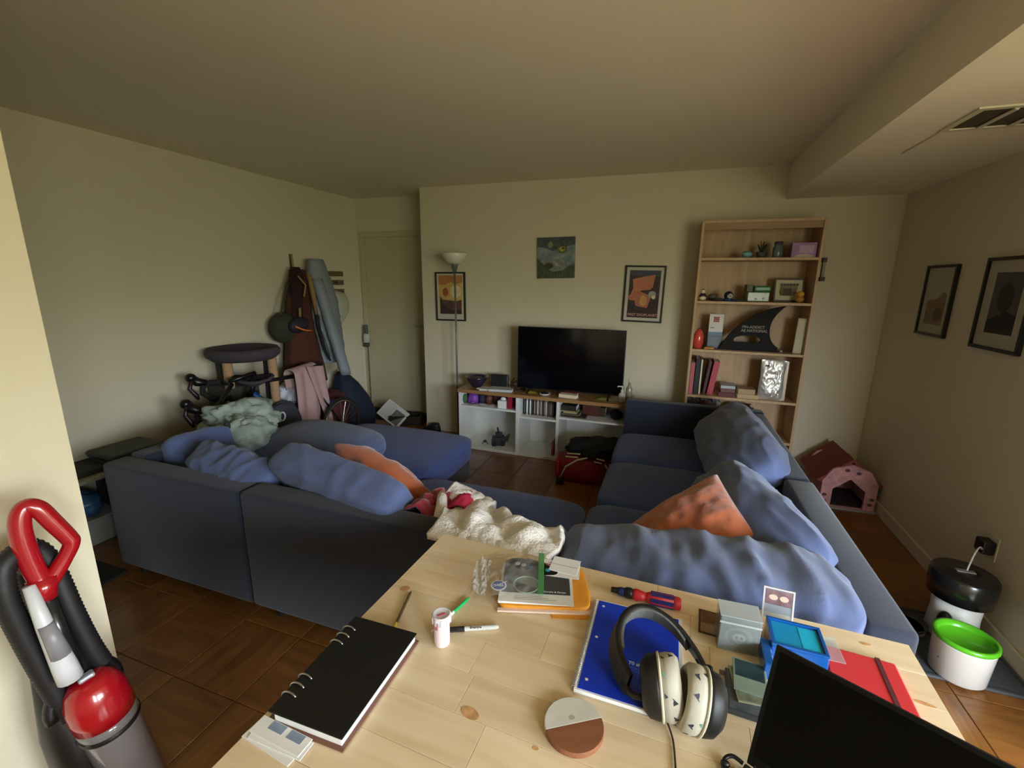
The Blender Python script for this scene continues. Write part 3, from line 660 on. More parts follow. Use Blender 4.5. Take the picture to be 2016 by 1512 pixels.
solo('brown_purse', loft([(-1.575, 3.86, zA+.0005, .032, .03), (-1.575, 3.86, zA+.06, .036, .034), (-1.575, 3.86, zA+.09, .02, .02)], 18, .06), mat('brown_leather', (98, 62, 48), .5), 'small brown leather purse in left cubby of bench', 'purse', smooth=True)
solo('maroon_case', MB().box(-1.53, -1.44, 3.85, 3.93, zA+.0005, zA+.10), mat('maroon_cloth', (66, 24, 32), .7), 'maroon case behind the white box in bench cubby', 'case', bevel=.01)
solo('white_sheet', MB().surf(lambda u, v: Vector((-1.70+.20*u, 3.735+.08*v, zA+.003+.022*max(0, sin(pi*u))*(1-v*.5)*(.6+.4*sin(7*u)))), 16, 6), M_paper, 'crumpled white paper lying in front of cubby contents', 'paper', solid=.001)
t = thing('tissue_box', 'square white box with tissue in left cubby of bench', 'box', (-1.405, 3.79, zA+.0005))
part('body', MB().box(-.04, .04, -.04, .04, 0, .07), M_paper, t, bevel=.002); part('tissue', loft([(0, 0, .07, .025, .012), (.003, 0, .085, .028, .008), (.0, 0, .098, .012, .004)], 14, .15), M_paper, t, smooth=True)
solo('red_book_case', MB().box(-1.352, -1.312, 3.76, 3.88, zA+.0005, zA+.115), mat('case_red', (150, 28, 46), .5), 'red upright case right of the white box in bench', 'case', bevel=.002)
cols = [(60, 66, 66), (200, 200, 196), (44, 46, 48), (176, 176, 172), (50, 40, 38), (120, 116, 112), (90, 60, 52), (160, 152, 142), (70, 74, 78), (134, 124, 112), (66, 40, 40), (100, 98, 96), (150, 140, 128), (56, 52, 60), (112, 70, 60), (84, 84, 82), (46, 44, 46)]
nm = ['slate', 'white', 'near-black', 'light grey', 'dark brown', 'grey', 'reddish brown', 'beige-grey', 'steel blue', 'tan', 'maroon', 'mid grey', 'cream-grey', 'dark violet', 'rust', 'ash grey', 'charcoal']
x = -1.205
for k, c_ in enumerate(cols):
    w_ = .0145; hh = .152 if k < 13 else .135
    t = thing('game_case', '%s disc case in the row on middle cubby of bench' % nm[k], 'disc case', (x+w_/2, 3.80+.004*(k % 3), zB+.0005), 0, 'disc cases in the middle cubby of the bench')
    part('case', MB().box(-.0066, .0066, 0, .12, 0, hh), mat('case_%d_%d_%d' % c_, c_, .4), t, bevel=.001, seg=1); part('spine_label', MB().box(-.0045, .0045, -.0006, 0, .02, hh-.02), mat('lab_%d_%d_%d' % c_, tuple(min(255, int(q*1.35)+14) for q in c_), .5), t)
    x += w_+.0016+(.006 if k in (0, 4) else 0)
flatbook(-.735, 3.86, zC, .22, .20, .012, (54, 40, 30), 'wide thin dark board game at bottom of stack in right cubby', cat='board game', name='board_game')
flatbook(-.77, 3.85, zC+.0125, .17, .16, .016, (92, 88, 70), 'olive case second up in the right cubby stack', name='board_game', cat='board game')
flatbook(-.77, 3.85, zC+.029, .12, .14, .012, (176, 166, 118), 'pale yellow booklet in the right cubby stack', name='booklet', cat='book')
flatbook(-.79, 3.85, zC+.0415, .14, .14, .012, (150, 140, 92), 'mustard booklet in the right cubby stack', name='booklet', cat='book')
flatbook(-.79, 3.85, zC+.054, .15, .15, .045, (40, 40, 36), 'black boxed game topping the right cubby stack', name='board_game', cat='board game')
flatbook(-.60, 3.93, zC, .15, .12, .10, (88, 38, 24), 'dark red box at back of right cubby', name='box', cat='box')
flatbook(-.50, 3.94, zC, .05, .12, .08, (64, 50, 30), 'small brown box beside the dark red box', name='box', cat='box')
solo('headset_case', MB().ell((-.375, 3.84, zC+.045), .055, .045, .045, 16, 10), mat('black_cloth', (20, 18, 22), .8), 'round black case at right end of bench right cubby', 'case', smooth=True)
# toy robot figure in the lower left cubby: dark green body, stub turret, small drone beside
t = thing('toy_vehicle', 'dark green blocky toy vehicle in lower left cubby of bench', 'toy', (-1.475, 3.86, .027), 25)
mg = mat('toy_dark_green', (34, 46, 40), .5)
part('hull', MB().prism([(-.07, 0), (.055, 0), (.07, .05), (.05, .085), (-.06, .075)], -.045, .045, rot((90, 0, 0))), mg, t, bevel=.004)
part('turret', MB().box(-.03, .035, -.03, .03, .085, .12).cyl((.0, 0, .12), (-.012, 0, .175), .012, .008, 10), mg, t, bevel=.003)
part('wing', MB().prism([(.03, .05), (.11, .11), (.09, .02)], -.006, .006, rot((90, 0, 0))), mat('toy_green2', (48, 70, 52), .5), t)
part('wheel', MB().cyl((-.045, -.055, .022), (-.045, .055, .022), .024), M_dark, t); part('wheel', MB().cyl((.035, -.055, .022), (.035, .055, .022), .024), M_dark, t)
t = thing('toy_drone', 'tiny brown toy beside the green toy vehicle', 'toy', (-1.60, 3.82, .027))
part('body', MB().ell((0, 0, .03), .02, .016, .014, 10, 6), mat('toy_brown', (70, 60, 48), .6), t, smooth=True); part('leg', MB().tube([(-.03, 0, .0), (-.012, 0, .03), (.012, 0, .03), (.03, 0, .0)], .004, 6), M_dark, t)
solo('pink_folder', MB().box(-.925, -.905, 3.76, 3.95, .027, .15), mat('faded_red', (150, 76, 70), .6), 'faded red folder standing in lower middle cubby', 'folder', bevel=.001)

# things on the TV bench
T = .5825
t = thing('dark_bowl', 'shallow dark glazed bowl at left end of the bench top', 'bowl', (-1.71, 3.88, T))
part('body', MB().lathe([(.045, 0), (.06, .012), (.085, .05), (.105, .085), (.112, .098), (.106, .096), (.08, .055), (.05, .02), (.005, .016)], n=30), mat('plum_glaze', (44, 36, 58), .18, coat=.5), t, smooth=True)
part('contents', MB().ell((0, 0, .075), .075, .075, .018), mat('bowl_contents', (58, 48, 44), .6, bump=.8, bscale=40), t, smooth=True)
t = thing('speaker_box', 'small black rectangular speaker between bowl and television', 'speaker', (-1.49, 3.92, T), 6)
part('case', MB().box(-.082, .082, -.02, .02, 0, .125, rot((-6, 0, 0))), M_black, t, bevel=.006); part('grille', MB().box(-.074, .074, -.0215, -.02, .008, .117, rot((-6, 0, 0))), mat('grille', (26, 26, 27), .9, bump=.6, bscale=500), t)
flatbook(-1.55, 3.80, T, .17, .11, .014, (206, 204, 198), 'white booklet left of two on the bench edge', 12, name='booklet')
flatbook(-1.43, 3.81, T, .22, .13, .020, (190, 192, 190), 'thick white magazine in front of black speaker', 8, name='magazine', cat='magazine')
solo('earbud_case', MB().ell((-1.64, 3.76, T+.010), .025, .018, .010, 12, 6), mat('pale_pink', (206, 184, 176), .4), 'tiny pale pink oval case on bench left edge', 'case', smooth=True)
cbm = MB()
for s_ in range(3):
    cbm.tube([(-1.345+.03*s_, 3.93, T+.10-.02*s_), (-1.36+.01*s_, 3.87, T+.07), (-1.33+.02*s_, 3.83, T+.006+.004*s_), (-1.28+.03*s_, 3.87, T+.005), (-1.24, 3.96, T+.01)], .004, 6)
solo('cable_tangle', cbm, M_black, 'tangle of black cables beside television left edge', 'cable', smooth=True)
solo('snack_packet', MB().surf(lambda u, v: Vector((-1.22+.14*u, 3.79+.07*v, T+.003+.014*sin(pi*u)*sin(pi*v))), 10, 6), mat('packet_yellow', (150, 126, 44), .4), 'flat yellow packet under television left side', 'packet', solid=.001)
t = thing('small_dish', 'small white dish with dark contents in front of television', 'dish', (-1.01, 3.80, T))
part('dish', MB().lathe([(.03, 0), (.045, .006), (.052, .016), (.046, .014), (.004, .008)], n=24), M_white, t, smooth=True); part('contents', MB().ell((0, 0, .016), .036, .036, .010), M_dark, t, smooth=True)
flatbook(-.80, 3.84, T, .15, .11, .026, (92, 84, 74), 'dark grey paperback under cream one before television', -4)
flatbook(-.79, 3.79, T, .16, .07, .030, (222, 206, 176), 'cream paperback on bench edge below the television', -6)
solo('remote_control', MB().box(-.85, -.70, 3.852, 3.885, T+.0275, T+.044), mat('remote_red', (120, 22, 22), .5), 'small dark red remote behind the cream book', 'remote', bevel=.004)
solo('leaf_pouch', MB().surf(lambda u, v: Vector((-.56+.15*u, 3.79+.09*v, T+.003+.014*sin(pi*u)*sin(pi*v))), 10, 6), mat('packet_green', (128, 130, 62), .5), 'flat olive green pouch near bench right end', 'pouch', solid=.001)
t = thing('pump_bottle', 'clear pump dispenser bottle at right end of the bench', 'bottle', (-.335, 3.80, T))
part('body', MB().lathe([(.028, 0), (.031, .008), (.031, .06), (.026, .075), (.012, .082), (.012, .09)], n=20), mat('bottle_clear', (178, 176, 160), .15), t, smooth=True)
part('pump', MB().lathe([(.013, .09), (.013, .105), (.005, .107), (.005, .135)], n=12).tube([(.004, 0, .135), (-.034, 0, .135), (-.040, 0, .128)], .006, 8), mat('pump_white', (196, 194, 180), .4), t, smooth=True)
t = thing('spray_bottle', 'taller clear bottle behind the pump dispenser', 'bottle', (-.285, 3.90, T))
part('body', MB().lathe([(.024, 0), (.027, .006), (.027, .10), (.012, .13), (.010, .15)], n=18), mat('bottle_dim', (146, 138, 112), .15), t, smooth=True)
part('cap', MB().lathe([(.011, .15), (.011, .185), (.007, .19)], n=14), mat('pump_white', (196, 194, 180), .4), t, smooth=True)

# ---------------------------------------------------------------- sectional sofa
so = thing('sectional_sofa', 'large U-shaped blue fabric sectional sofa between the table and television', 'sofa', (-1.0, 1.39, 0))
def sb(name, x0, x1, y0, y1, z0, z1, bev=.03, m=None, seg=3):
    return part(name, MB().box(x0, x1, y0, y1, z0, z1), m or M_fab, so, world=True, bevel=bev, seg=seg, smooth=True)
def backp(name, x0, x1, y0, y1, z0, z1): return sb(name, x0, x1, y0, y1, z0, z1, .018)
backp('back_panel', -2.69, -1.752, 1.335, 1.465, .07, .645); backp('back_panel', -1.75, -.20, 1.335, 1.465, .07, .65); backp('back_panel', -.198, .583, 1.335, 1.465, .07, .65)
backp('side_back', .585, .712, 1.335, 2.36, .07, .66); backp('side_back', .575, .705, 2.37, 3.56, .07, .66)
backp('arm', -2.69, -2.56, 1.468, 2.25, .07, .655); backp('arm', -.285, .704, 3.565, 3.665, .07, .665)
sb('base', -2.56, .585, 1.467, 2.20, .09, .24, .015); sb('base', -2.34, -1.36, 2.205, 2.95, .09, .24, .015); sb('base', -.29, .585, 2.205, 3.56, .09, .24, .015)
def seat(x0, x1, y0, y1, z0, z1, seed, puff=.16, m=None):
    mb = cushion(x1-x0, y1-y0, z1-z0, 9, puff, .004, (3, 3, 3), seed, 22, .002); xf(mb, Matrix.Translation(((x0+x1)/2, (y0+y1)/2, (z0+z1)/2)))
    return part('seat_cushion', mb, m or M_fabseat, so, world=True, smooth=True)
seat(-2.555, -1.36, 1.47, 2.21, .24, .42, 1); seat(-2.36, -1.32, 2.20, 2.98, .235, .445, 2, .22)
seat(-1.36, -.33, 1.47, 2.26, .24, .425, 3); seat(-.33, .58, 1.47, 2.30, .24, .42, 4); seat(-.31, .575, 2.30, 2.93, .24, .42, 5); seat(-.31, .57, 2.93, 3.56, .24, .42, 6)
for (x, y) in ((-2.62, 1.40), (-1.65, 1.40), (-.5, 1.40), (.62, 1.40), (-1.42, 2.88), (-2.26, 2.88), (-.22, 3.5), (.62, 3.5), (.62, 2.4), (-.22, 2.4)):
    part('leg', MB().lathe([(.018, 0), (.026, .07)], (x, y, 0), 12), M_dark, so, world=True)

def cush(label, size, rotdeg, loc, seed, m=None, q=4.5, puff=.24, wr=.016, ws=(6, 6, 6), sag=0, group=None, fine=.004, n=26):
    t = thing('back_cushion', label, 'cushion', loc, 0, group)
    mb = cushion(*size, q, puff, wr, ws, seed, n, fine, sag); xf(mb, rot(rotdeg))
    part('cover', mb, m or M_cush, t, smooth=True); return t
# long cushion lying on the near back rail, beyond the table edge
cush('long rumpled blue cushion lying along the sofa back just beyond the table', (.90, .42, .24), (-4, -3, 2.5), (.138, 1.43, .605), 3.3, wr=.016, ws=(9, 3, 5), q=5.0, puff=.16, n=56, fine=.008, group=None)
cush('blue back cushion at the sofa right side, nearer one with orange pillow against it', (.82, .34, .26), (42, 0, -73), (.40, 1.97, .585), 8.1, wr=.014, ws=(4, 9, 5), n=44, q=4.0, fine=.006)
cush('dark blue back cushion at the sofa right side, farther one near bookcase', (1.16, .42, .24), (42, 0, -86), (.44, 2.93, .60), 12.7, wr=.011, ws=(4, 8, 5), n=44, q=4, fine=.005)
cush('blue cushion propped at left end of the sofa beside grey hoodie', (.36, .34, .15), (68, 0, 78), (-2.49, 1.72, .555), 5.5, wr=.008)
cush('blue cushion in near left corner of the sofa with creased end', (.58, .34, .20), (-62, 4, -6), (-2.03, 1.585, .550), 15.5, wr=.016, ws=(8, 6, 6), n=40, q=6, puff=.16, fine=.006)
cush('blue cushion leaning on the near sofa back behind orange pillow', (.80, .36, .19), (-62, 4, -10), (-1.38, 1.585, .59), 21.5, wr=.008, n=40, q=8, puff=.12, fine=.004)
cush('large smooth blue cushion lying on the chaise behind other cushions', (.94, .60, .20), (6, -2, -10), (-2.12, 2.20, .50), 31.5, wr=.003, q=3.2, puff=.34, fine=.001, n=30)
# orange pillows
t = thing('scatter_pillow', 'rust orange pillow slumped over the leaning cushion, left one', 'pillow', (-1.25, 1.80, .56))
om = xf(pillow(.6, .17, 56, .042, 4.0, .0, 0, 1), plane((-1.61, 1.80, .735), (.69, -.09, -.23), (.03, .06, -.32), .6)); om.v = [v+Vector((0, 0, .085*max(0, 1-((v.x+1.27)/.34)**2))) for v in om.v]
part('cover', om, M_orange, t, world=True, smooth=True)
t = thing('scatter_pillow', 'rust orange pillow tucked in sofa corner at right', 'pillow', (.14, 1.95, .54))
part('cover', xf(pillow(.42, .15, 44, .024, 9.0, .03, 0, 1), plane((.255, 2.08, .745), (.12, -.36, -.08), (-.36, -.16, -.25), .42)), M_orange, t, world=True, smooth=True)
# sherpa blanket
bl = thing('throw_blanket', 'cream sherpa blanket with crimson lining heaped on sofa beyond the table', 'blanket', (-.62, 1.62, .43))
def fb(u, v):
    x = -.75+.45*u-.12*v*(1-u)+.012*sin(9*v+5*u); y = 1.255+(.56-.20*u+.03*sin(6*u))*v
    z = .695-.10*max(0, min(1, (y-1.46)/.10)) if y < 1.60 else .595
    k = min(1, max(0, v-.08)*6)*min(1, (1-v)*9)
    z += k*(.017*sin(15*u+7*v+.6)+.008*sin(29*u-6*v)+.020*nz((u*3, v*3, 2)))
    z -= .17*max(0, (v-.84)/.16)**1.6
    return Vector((x, y, z+.006*nz((x*34, y*34, 5))))
part('sherpa', MB().surf(fb, 80, 56), M_sherpa, bl, world=True, smooth=True, solid=.024)
def fb2(u, v):
    a = pi*(.05+.95*v); return Vector((-.93+.22*u+.03*sin(4*v), 1.755-.05*u+.085*cos(a), .50+.135*sin(a)*(1-.25*u)+.015*nz((u*6, v*6, 1))))
part('turned_edge', MB().surf(fb2, 24, 24), M_sherpa, bl, world=True, smooth=True, solid=.03)
def fb3(u, v):
    return Vector((-.985+.17*u, 1.475+.26*v-.02*u, .54+.13*sin(pi*min(1, .3+.7*u))*(1-.35*v)+.02*nz((u*7, v*7, 8))))
part('lining', MB().surf(fb3, 24, 24), M_crimson, bl, world=True, smooth=True, solid=.012, label='crimson fleece side turned up')
part('hem', MB().tube([(-.91, 1.66, .64), (-.875, 1.60, .655), (-.845, 1.54, .65), (-.835, 1.49, .62), (-.86, 1.46, .58)], [.012, .022, .024, .022, .010], 10), M_sherpa, bl, world=True, smooth=True)
def fb4(u, v): return Vector((-.885+.15*u, 1.62+.16*v, .575+.06*sin(pi*u)-.08*(v-.4)**2+.012*nz((u*7, v*7, 4))))
part('lining', MB().surf(fb4, 16, 16), mat('crimson_bright', (196, 46, 78), .8, bump=.2), bl, world=True, smooth=True, solid=.012, label='brighter crimson fold')

# grey-green hoodie heaped over the left end of the sofa
hd = thing('hoodie', 'pale grey-green hooded sweatshirt heaped over left end of sofa', 'sweatshirt', (-2.74, 2.18, .62))
M_hood = mat('hoodie_jersey', (158, 170, 160), .9, bump=.3, bscale=200)
def blob(cx, cy, cz, rx, ry, rz, seed, amp=.3, n=40, m=24):
    mb = MB(); rs = []
    for k in range(m+1):
        th = -pi/2+pi*k/m; q = max(cos(th), .02); ring = []
        for i in range(n):
            a = 2*pi*i/n; d = Vector((q*cos(a), q*sin(a), sin(th)))
            g = 1+amp*(noise.noise(d*1.7+Vector((seed, 0, 0))))+amp*.55*(-abs(noise.noise(d*4.2+Vector((0, seed, 0))))+.15)*2
            ring.append(Vector((cx+rx*d.x*g, cy+ry*d.y*g, cz+rz*d.z*g)))
        rs.append(ring)
    return mb.rings(rs)
part('body', blob(-2.68, 2.14, .63, .25, .22, .14, 3.1, .38, 60, 36), M_hood, hd, world=True, smooth=True)
part('hood', blob(-2.50, 2.02, .60, .17, .15, .12, 7.7, .34, 48, 30), M_hood, hd, world=True, smooth=True)
part('sleeve', MB().tube([(-2.86, 2.02, .60), (-2.72, 1.92, .60), (-2.60, 1.86, .61), (-2.46, 1.88, .57)], [.05, .06, .065, .05], 14), M_hood, hd, world=True, smooth=True)
part('drawstring_gap', xf(MB().ell((0, 0, 0), .018, .02, .065), rot((20, 24, 0), (-2.50, 1.90, .68))), mat('hoodie_dark', (40, 48, 42), .9), hd, world=True, smooth=True)

# ---------------------------------------------------------------- bicycle along the left wall
bi = thing('bicycle', 'black and blue road bicycle parked behind the sofa along left wall', 'bicycle', (-3.0, 2.95, 0))
M_bk = mat('bike_black', (16, 16, 18), .35); M_bb = mat('bike_blue', (20, 84, 140), .3, coat=.4)
def wheel(cx, cy):
    w_ = []
    n = 40; r = .245
    wh = part('wheel', MB().tube([(cx, cy+r*cos(2*pi*i/n), r+.013+r*sin(2*pi*i/n)) for i in range(n)], .013, 8, closed=True), M_dark, bi, world=True, smooth=True)
    part('rim', MB().tube([(cx, cy+(r-.02)*cos(2*pi*i/n), r+.013+(r-.02)*sin(2*pi*i/n)) for i in range(n)], .010, 8, closed=True), M_chrome, wh, world=True, smooth=True)
    sp = MB()
    for i in range(20):
        a = 2*pi*i/20; sp.cyl((cx, cy, .258), (cx, cy+.225*cos(a), .258+.225*sin(a)), .0012, n=4)
    sp.cyl((cx-.04, cy, .258), (cx+.04, cy, .258), .018); part('spokes', sp, M_metal, wh, world=True)
wheel(-2.97, 2.40); wheel(-2.80, 3.25)
F_ = MB(); hx = -2.96
F_.tube([(hx, 2.52, .86), (hx, 2.47, .70)], .020, 10); part('head_tube', F_, M_bk, bi, world=True, smooth=True)
part('fork', MB().tube([(hx, 2.47, .70), (hx-.045, 2.44, .60), (hx-.05, 2.40, .258)], .011, 8).tube([(hx, 2.47, .70), (hx+.045, 2.44, .60), (hx+.05, 2.40, .258)], .011, 8), M_bk, bi, world=True, smooth=True)
part('top_tube', MB().tube([(hx, 2.50, .80), (hx, 3.05, .76)], .016, 10), M_bk, bi, world=True, smooth=True)
part('down_tube', MB().tube([(hx, 2.48, .72), (hx, 2.95, .30)], .024, 10), M_bb, bi, world=True, smooth=True, label='glossy blue down tube')
part('seat_tube', MB().tube([(hx, 2.95, .30), (hx, 3.09, .80)], .015, 10), M_bk, bi, world=True, smooth=True)
part('stays', MB().tube([(hx+.02, 3.04, .72), (-2.80, 3.25, .258)], .009, 8).tube([(hx, 2.95, .30), (-2.80, 3.25, .258)], .009, 8), M_bk, bi, world=True, smooth=True)
part('crank', MB().cyl((hx+.03, 2.95, .30), (hx+.045, 2.95, .30), .09, n=24).tube([(hx+.05, 2.95, .30), (hx+.05, 3.08, .22)], .010, 8), M_metal, bi, world=True)
part('saddle', loft([(hx, 3.12, .80, .05, .11), (hx, 3.12, .825, .06, .12), (hx, 3.12, .84, .045, .10)], 20), M_bk, bi, world=True, smooth=True)
part('stem', MB().tube([(hx, 2.53, .87), (-3.0, 2.34, .84)], .016, 10), M_bk, bi, world=True, smooth=True)
# drop bar turned towards the room: two hoods with levers
def drop(p, d, s):
    """p clamp end, d forward"""
    p = Vector(p); d = Vector(d).normalized(); up = Vector((0, 0, 1))
    dp = part('handlebar_drop', MB().tube([p, p+d*.07+up*.004, p+d*.12-up*.02, p+d*.125-up*.07, p+d*.08-up*.115, p+d*.02-up*.125, p-d*.05-up*.125], .021, 10), mat('bar_tape', (22, 20, 22), .8, bump=.5, bscale=90), bi, world=True, smooth=True)
    part('brake_hood', MB().tube([p+d*.09, p+d*.15+up*.015, p+d*.18+up*.05], [.024, .032, .029], 10).ell(tuple(p+d*.185+up*.05), .035, .035, .032), M_bk, dp, world=True, smooth=True)
    part('brake_lever', MB().tube([p+d*.18+up*.03, p+d*.20-up*.03, p+d*.165-up*.085, p+d*.155-up*.115], [.014, .015, .018, .009], 8), mat('lever_dark', (42, 14, 24), .4), dp, world=True, smooth=True)
drop((-3.09, 2.35, .825), (-.55, -.62, 0), 1); drop((-2.83, 2.08, .705), (-.72, -.30, 0), 1)
part('handlebar', MB().tube([(-3.09, 2.35, .825), (-2.97, 2.33, .82), (-2.83, 2.08, .705)], .016, 10), M_bk, bi, world=True, smooth=True)

# cat tree
ct = thing('cat_tree', 'grey plush cat tree with round bed and sisal posts by left wall', 'cat tree', (-3.16, 2.62, 0))
M_pl = mat('plush_grey', (70, 62, 72), .95, bump=.8, bscale=80); M_sis = mat('sisal', (186, 148, 112), .85, bump=.8, bscale=160)
part('base', MB().box(-.24, .24, -.22, .22, 0, .04), M_pl, ct, bevel=.01)
for (x, y, z0, z1) in ((.02, -.17, .04, .96), (.17, .10, .04, .96)):
    mb = MB(); nn = 50
    mb.rings([[Vector((x+(.034+.0015*(k % 2))*cos(a*pi/8), y+(.034+.0015*(k % 2))*sin(a*pi/8), z0+(z1-z0)*k/nn)) for a in range(16)] for k in range(nn+1)])
    part('post', mb, M_sis, ct, smooth=True, label='sisal-wrapped post')
part('post', MB().box(-.20, -.13, -.10, -.03, .04, .96), mat('plush_olive', (66, 66, 56), .95, bump=.6, bscale=80), ct, bevel=.015, label='plush covered square post')
part('post', MB().box(.04, .10, .12, .18, .04, .96), M_pl, ct, bevel=.015, label='plush covered square post')
part('round_bed', MB().lathe([(.12, .95), (.22, .955), (.255, .985), (.262, 1.02), (.245, 1.045), (.215, 1.045), (.19, 1.01), (.05, .985)], n=40), M_pl, ct, smooth=True)
part('cubby', MB().box(-.19, .06, -.20, .06, .55, .76), mat('plush_olive', (66, 66, 56), .95), ct, bevel=.02)
hm = MB()
def fh(u, v):
    a = 2*pi*u; r = .135*v; return Vector((.16+r*cos(a)*1.15, -.08+r*sin(a), .78+.05*v*v+.012*sin(2*a)))
part('hammock', hm.surf(fh, 28, 8), M_pl, ct, smooth=True, solid=.018)
part('ramp', MB().box(.02, .10, -.05, .02, .04, .70), mat('plush_black', (30, 28, 30), .95), ct, bevel=.01)

# coat rack with hanging clothes
rk = thing('coat_rack', 'wooden wall rack of three slats on the left wall', 'coat rack', (XL, 3.72, 1.58))
M_slat = wood('slat_brown', (84, 72, 44), (108, 92, 58), (12, 1, 12), .5)
for z in (.05, -.04, -.135): part('slat', MB().box(.0, .022, -.30, .43, z-.026, z+.026, None), M_slat, rk, bevel=.002)
part('upright', MB().box(0, .012, -.28, -.25, -.30, .22), M_slat, rk)
for y in (-.22, -.10, .05, .28): part('hook', MB().tube([(.03, y, -.04), (.07, y, -.05), (.085, y, -.02)], .006, 8), M_metal, rk, smooth=True)
M_puf = mat('puffer_grey', (132, 138, 146), .6, bump=.1, bscale=60)
lv = []
for k in range(30):
    u = k/29; z = 1.76-1.0*u; pf = .010*abs(sin(u*30*pi/2.2)) if u > .35 else 0
    rx = .06+.06*min(1, u*4)+pf; ry = .075+.11*min(1, u*2)-.02*max(0, u-.7)+pf
    lv.append((-3.27, 3.60+.06*u, z, rx, ry*1.12))
cj = thing('puffer_jacket', 'grey quilted puffer jacket hanging on wall rack beside the door', 'jacket', (-3.30, 3.64, 1.0))
part('body', loft(lv, 40, .05, 5, 1.0), M_puf, cj, world=True, smooth=True)
part('sleeve', loft([(-3.18+.011*k, 3.50+.007*k, 1.58-.062*k, .045+.006*abs(sin(k*1.9)), .055+.006*abs(sin(k*1.9))) for k in range(16)], 20, .04, 4, 2), M_puf, cj, world=True, smooth=True)
part('lining_edge', MB().tube([(-3.16, 3.42, 1.42), (-3.15, 3.43, 1.15), (-3.12, 3.46, .92), (-3.10, 3.5, .80)], [.012, .018, .014, .010], 8), mat('lining_dark', (24, 22, 24), .8), cj, world=True, smooth=True)
part('zip', MB().tube([(-3.135, 3.44, 1.24), (-3.125, 3.45, 1.10), (-3.095, 3.50, .84)], .006, 6), mat('zip_silver', (150, 156, 162), .3, metal=.7), cj, world=True, smooth=True)
cc = thing('brown_coat', 'long dark reddish brown coat hanging over cat tree side of rack', 'coat', (-3.28, 3.28, .6))
M_bc = mat('brown_wool', (78, 40, 26), .9, bump=.3, bscale=120, var=.2, vscale=6)
part('body', loft([(-3.30, 3.40, 1.66, .05, .05), (-3.28, 3.37, 1.55, .07, .09), (-3.27, 3.34, 1.35, .09, .12), (-3.26, 3.33, 1.1, .10, .155), (-3.25, 3.32, .9, .11, .19), (-3.24, 3.32, .75, .115, .21), (-3.23, 3.31, .60, .12, .23)], 44, .07, 8, 4), M_bc, cc, world=True, smooth=True)
for k in range(5): part('plaid_fold', MB().tube([(-3.14-.008*k, 3.14+.07*k, .64), (-3.15-.01*k, 3.17+.06*k, .76), (-3.17-.01*k, 3.20+.045*k, .90)], [.018, .014, .006], 8), mat('brown_rust', (104, 44, 26), .9), cc, world=True, smooth=True)
ks = thing('dark_scarf', 'dark maroon knitted scarf and hat bundle on the rack end', 'scarf', (-3.30, 3.28, 1.2))
part('scarf', loft([(-3.28, 3.36, 1.68, .03, .03), (-3.26, 3.34, 1.6, .05, .06), (-3.25, 3.31, 1.45, .06, .065), (-3.24, 3.29, 1.3, .06, .07), (-3.24, 3.27, 1.18, .07, .09)], 26, .15, 6, 2), mat('scarf_maroon', (44, 18, 18), .95, bump=.6, bscale=80), ks, world=True, smooth=True)
part('fringe', MB().tube([(-3.17, 3.26, 1.60), (-3.16, 3.33, 1.52), (-3.15, 3.29, 1.42)], .008, 6).tube([(-3.16, 3.38, 1.62), (-3.14, 3.39, 1.45), (-3.14, 3.41, 1.25)], [.016, .022, .012], 8).tube([(-3.155, 3.23, 1.32), (-3.15, 3.22, 1.24)], .012, 6), mat('tan_knit', (150, 118, 70), .9), ks, world=True, smooth=True)
hb_ = thing('belt_bag', 'navy belt bag with bright orange zip hanging on the rack', 'bag', (-3.16, 3.24, 1.12))
part('body', xf(MB().ell((0, 0, 0), .05, .115, .07), rot((14, 0, 0), (-3.17, 3.22, 1.17))), mat('bag_navy', (34, 30, 44), .7), hb_, world=True, smooth=True)
part('zip', MB().tube([(-3.115, 3.12, 1.165), (-3.105, 3.18, 1.135), (-3.105, 3.24, 1.118), (-3.112, 3.31, 1.11)], .008, 8), mat('zip_orange', (226, 120, 60), .5), hb_, world=True, smooth=True)
ob_ = thing('olive_backpack', 'dark olive rounded bag hanging lowest at the rack left end', 'bag', (-3.32, 3.12, 1.1))
part('body', xf(MB().ell((0, 0, 0), .10, .15, .14), rot((0, 0, 0), (-3.29, 3.17, 1.14))), mat('bag_olive', (52, 54, 40), .85, bump=.3), ob_, world=True, smooth=True)
part('strap', MB().tube([(-3.25, 3.10, 1.26), (-3.27, 3.20, 1.45), (-3.32, 3.32, 1.58)], .010, 8), mat('strap_olive', (70, 66, 44), .9), ob_, world=True, smooth=True)
wb_ = thing('paper_bag', 'crumpled pale bag hanging from the lowest slat near the door', 'bag', (-3.38, 3.93, 1.1))
part('body', loft([(-3.39, 3.96, 1.46, .015, .03), (-3.36, 3.98, 1.42, .05, .10), (-3.35, 3.99, 1.33, .06, .13), (-3.35, 3.98, 1.22, .06, .11), (-3.36, 3.95, 1.12, .04, .06), (-3.37, 3.93, 1.04, .012, .015)], 22, .14, 5, 3), mat('bag_pale', (186, 186, 166), .85), wb_, world=True, smooth=True)
solo('wall_stick', MB().tube([(-3.40, 3.44, 1.80), (-3.36, 3.42, 1.3), (-3.30, 3.40, .7)], .010, 8), mat('stick_wood', (160, 134, 86), .6), 'thin pale wooden pole standing behind the hanging clothes', 'pole', smooth=True)
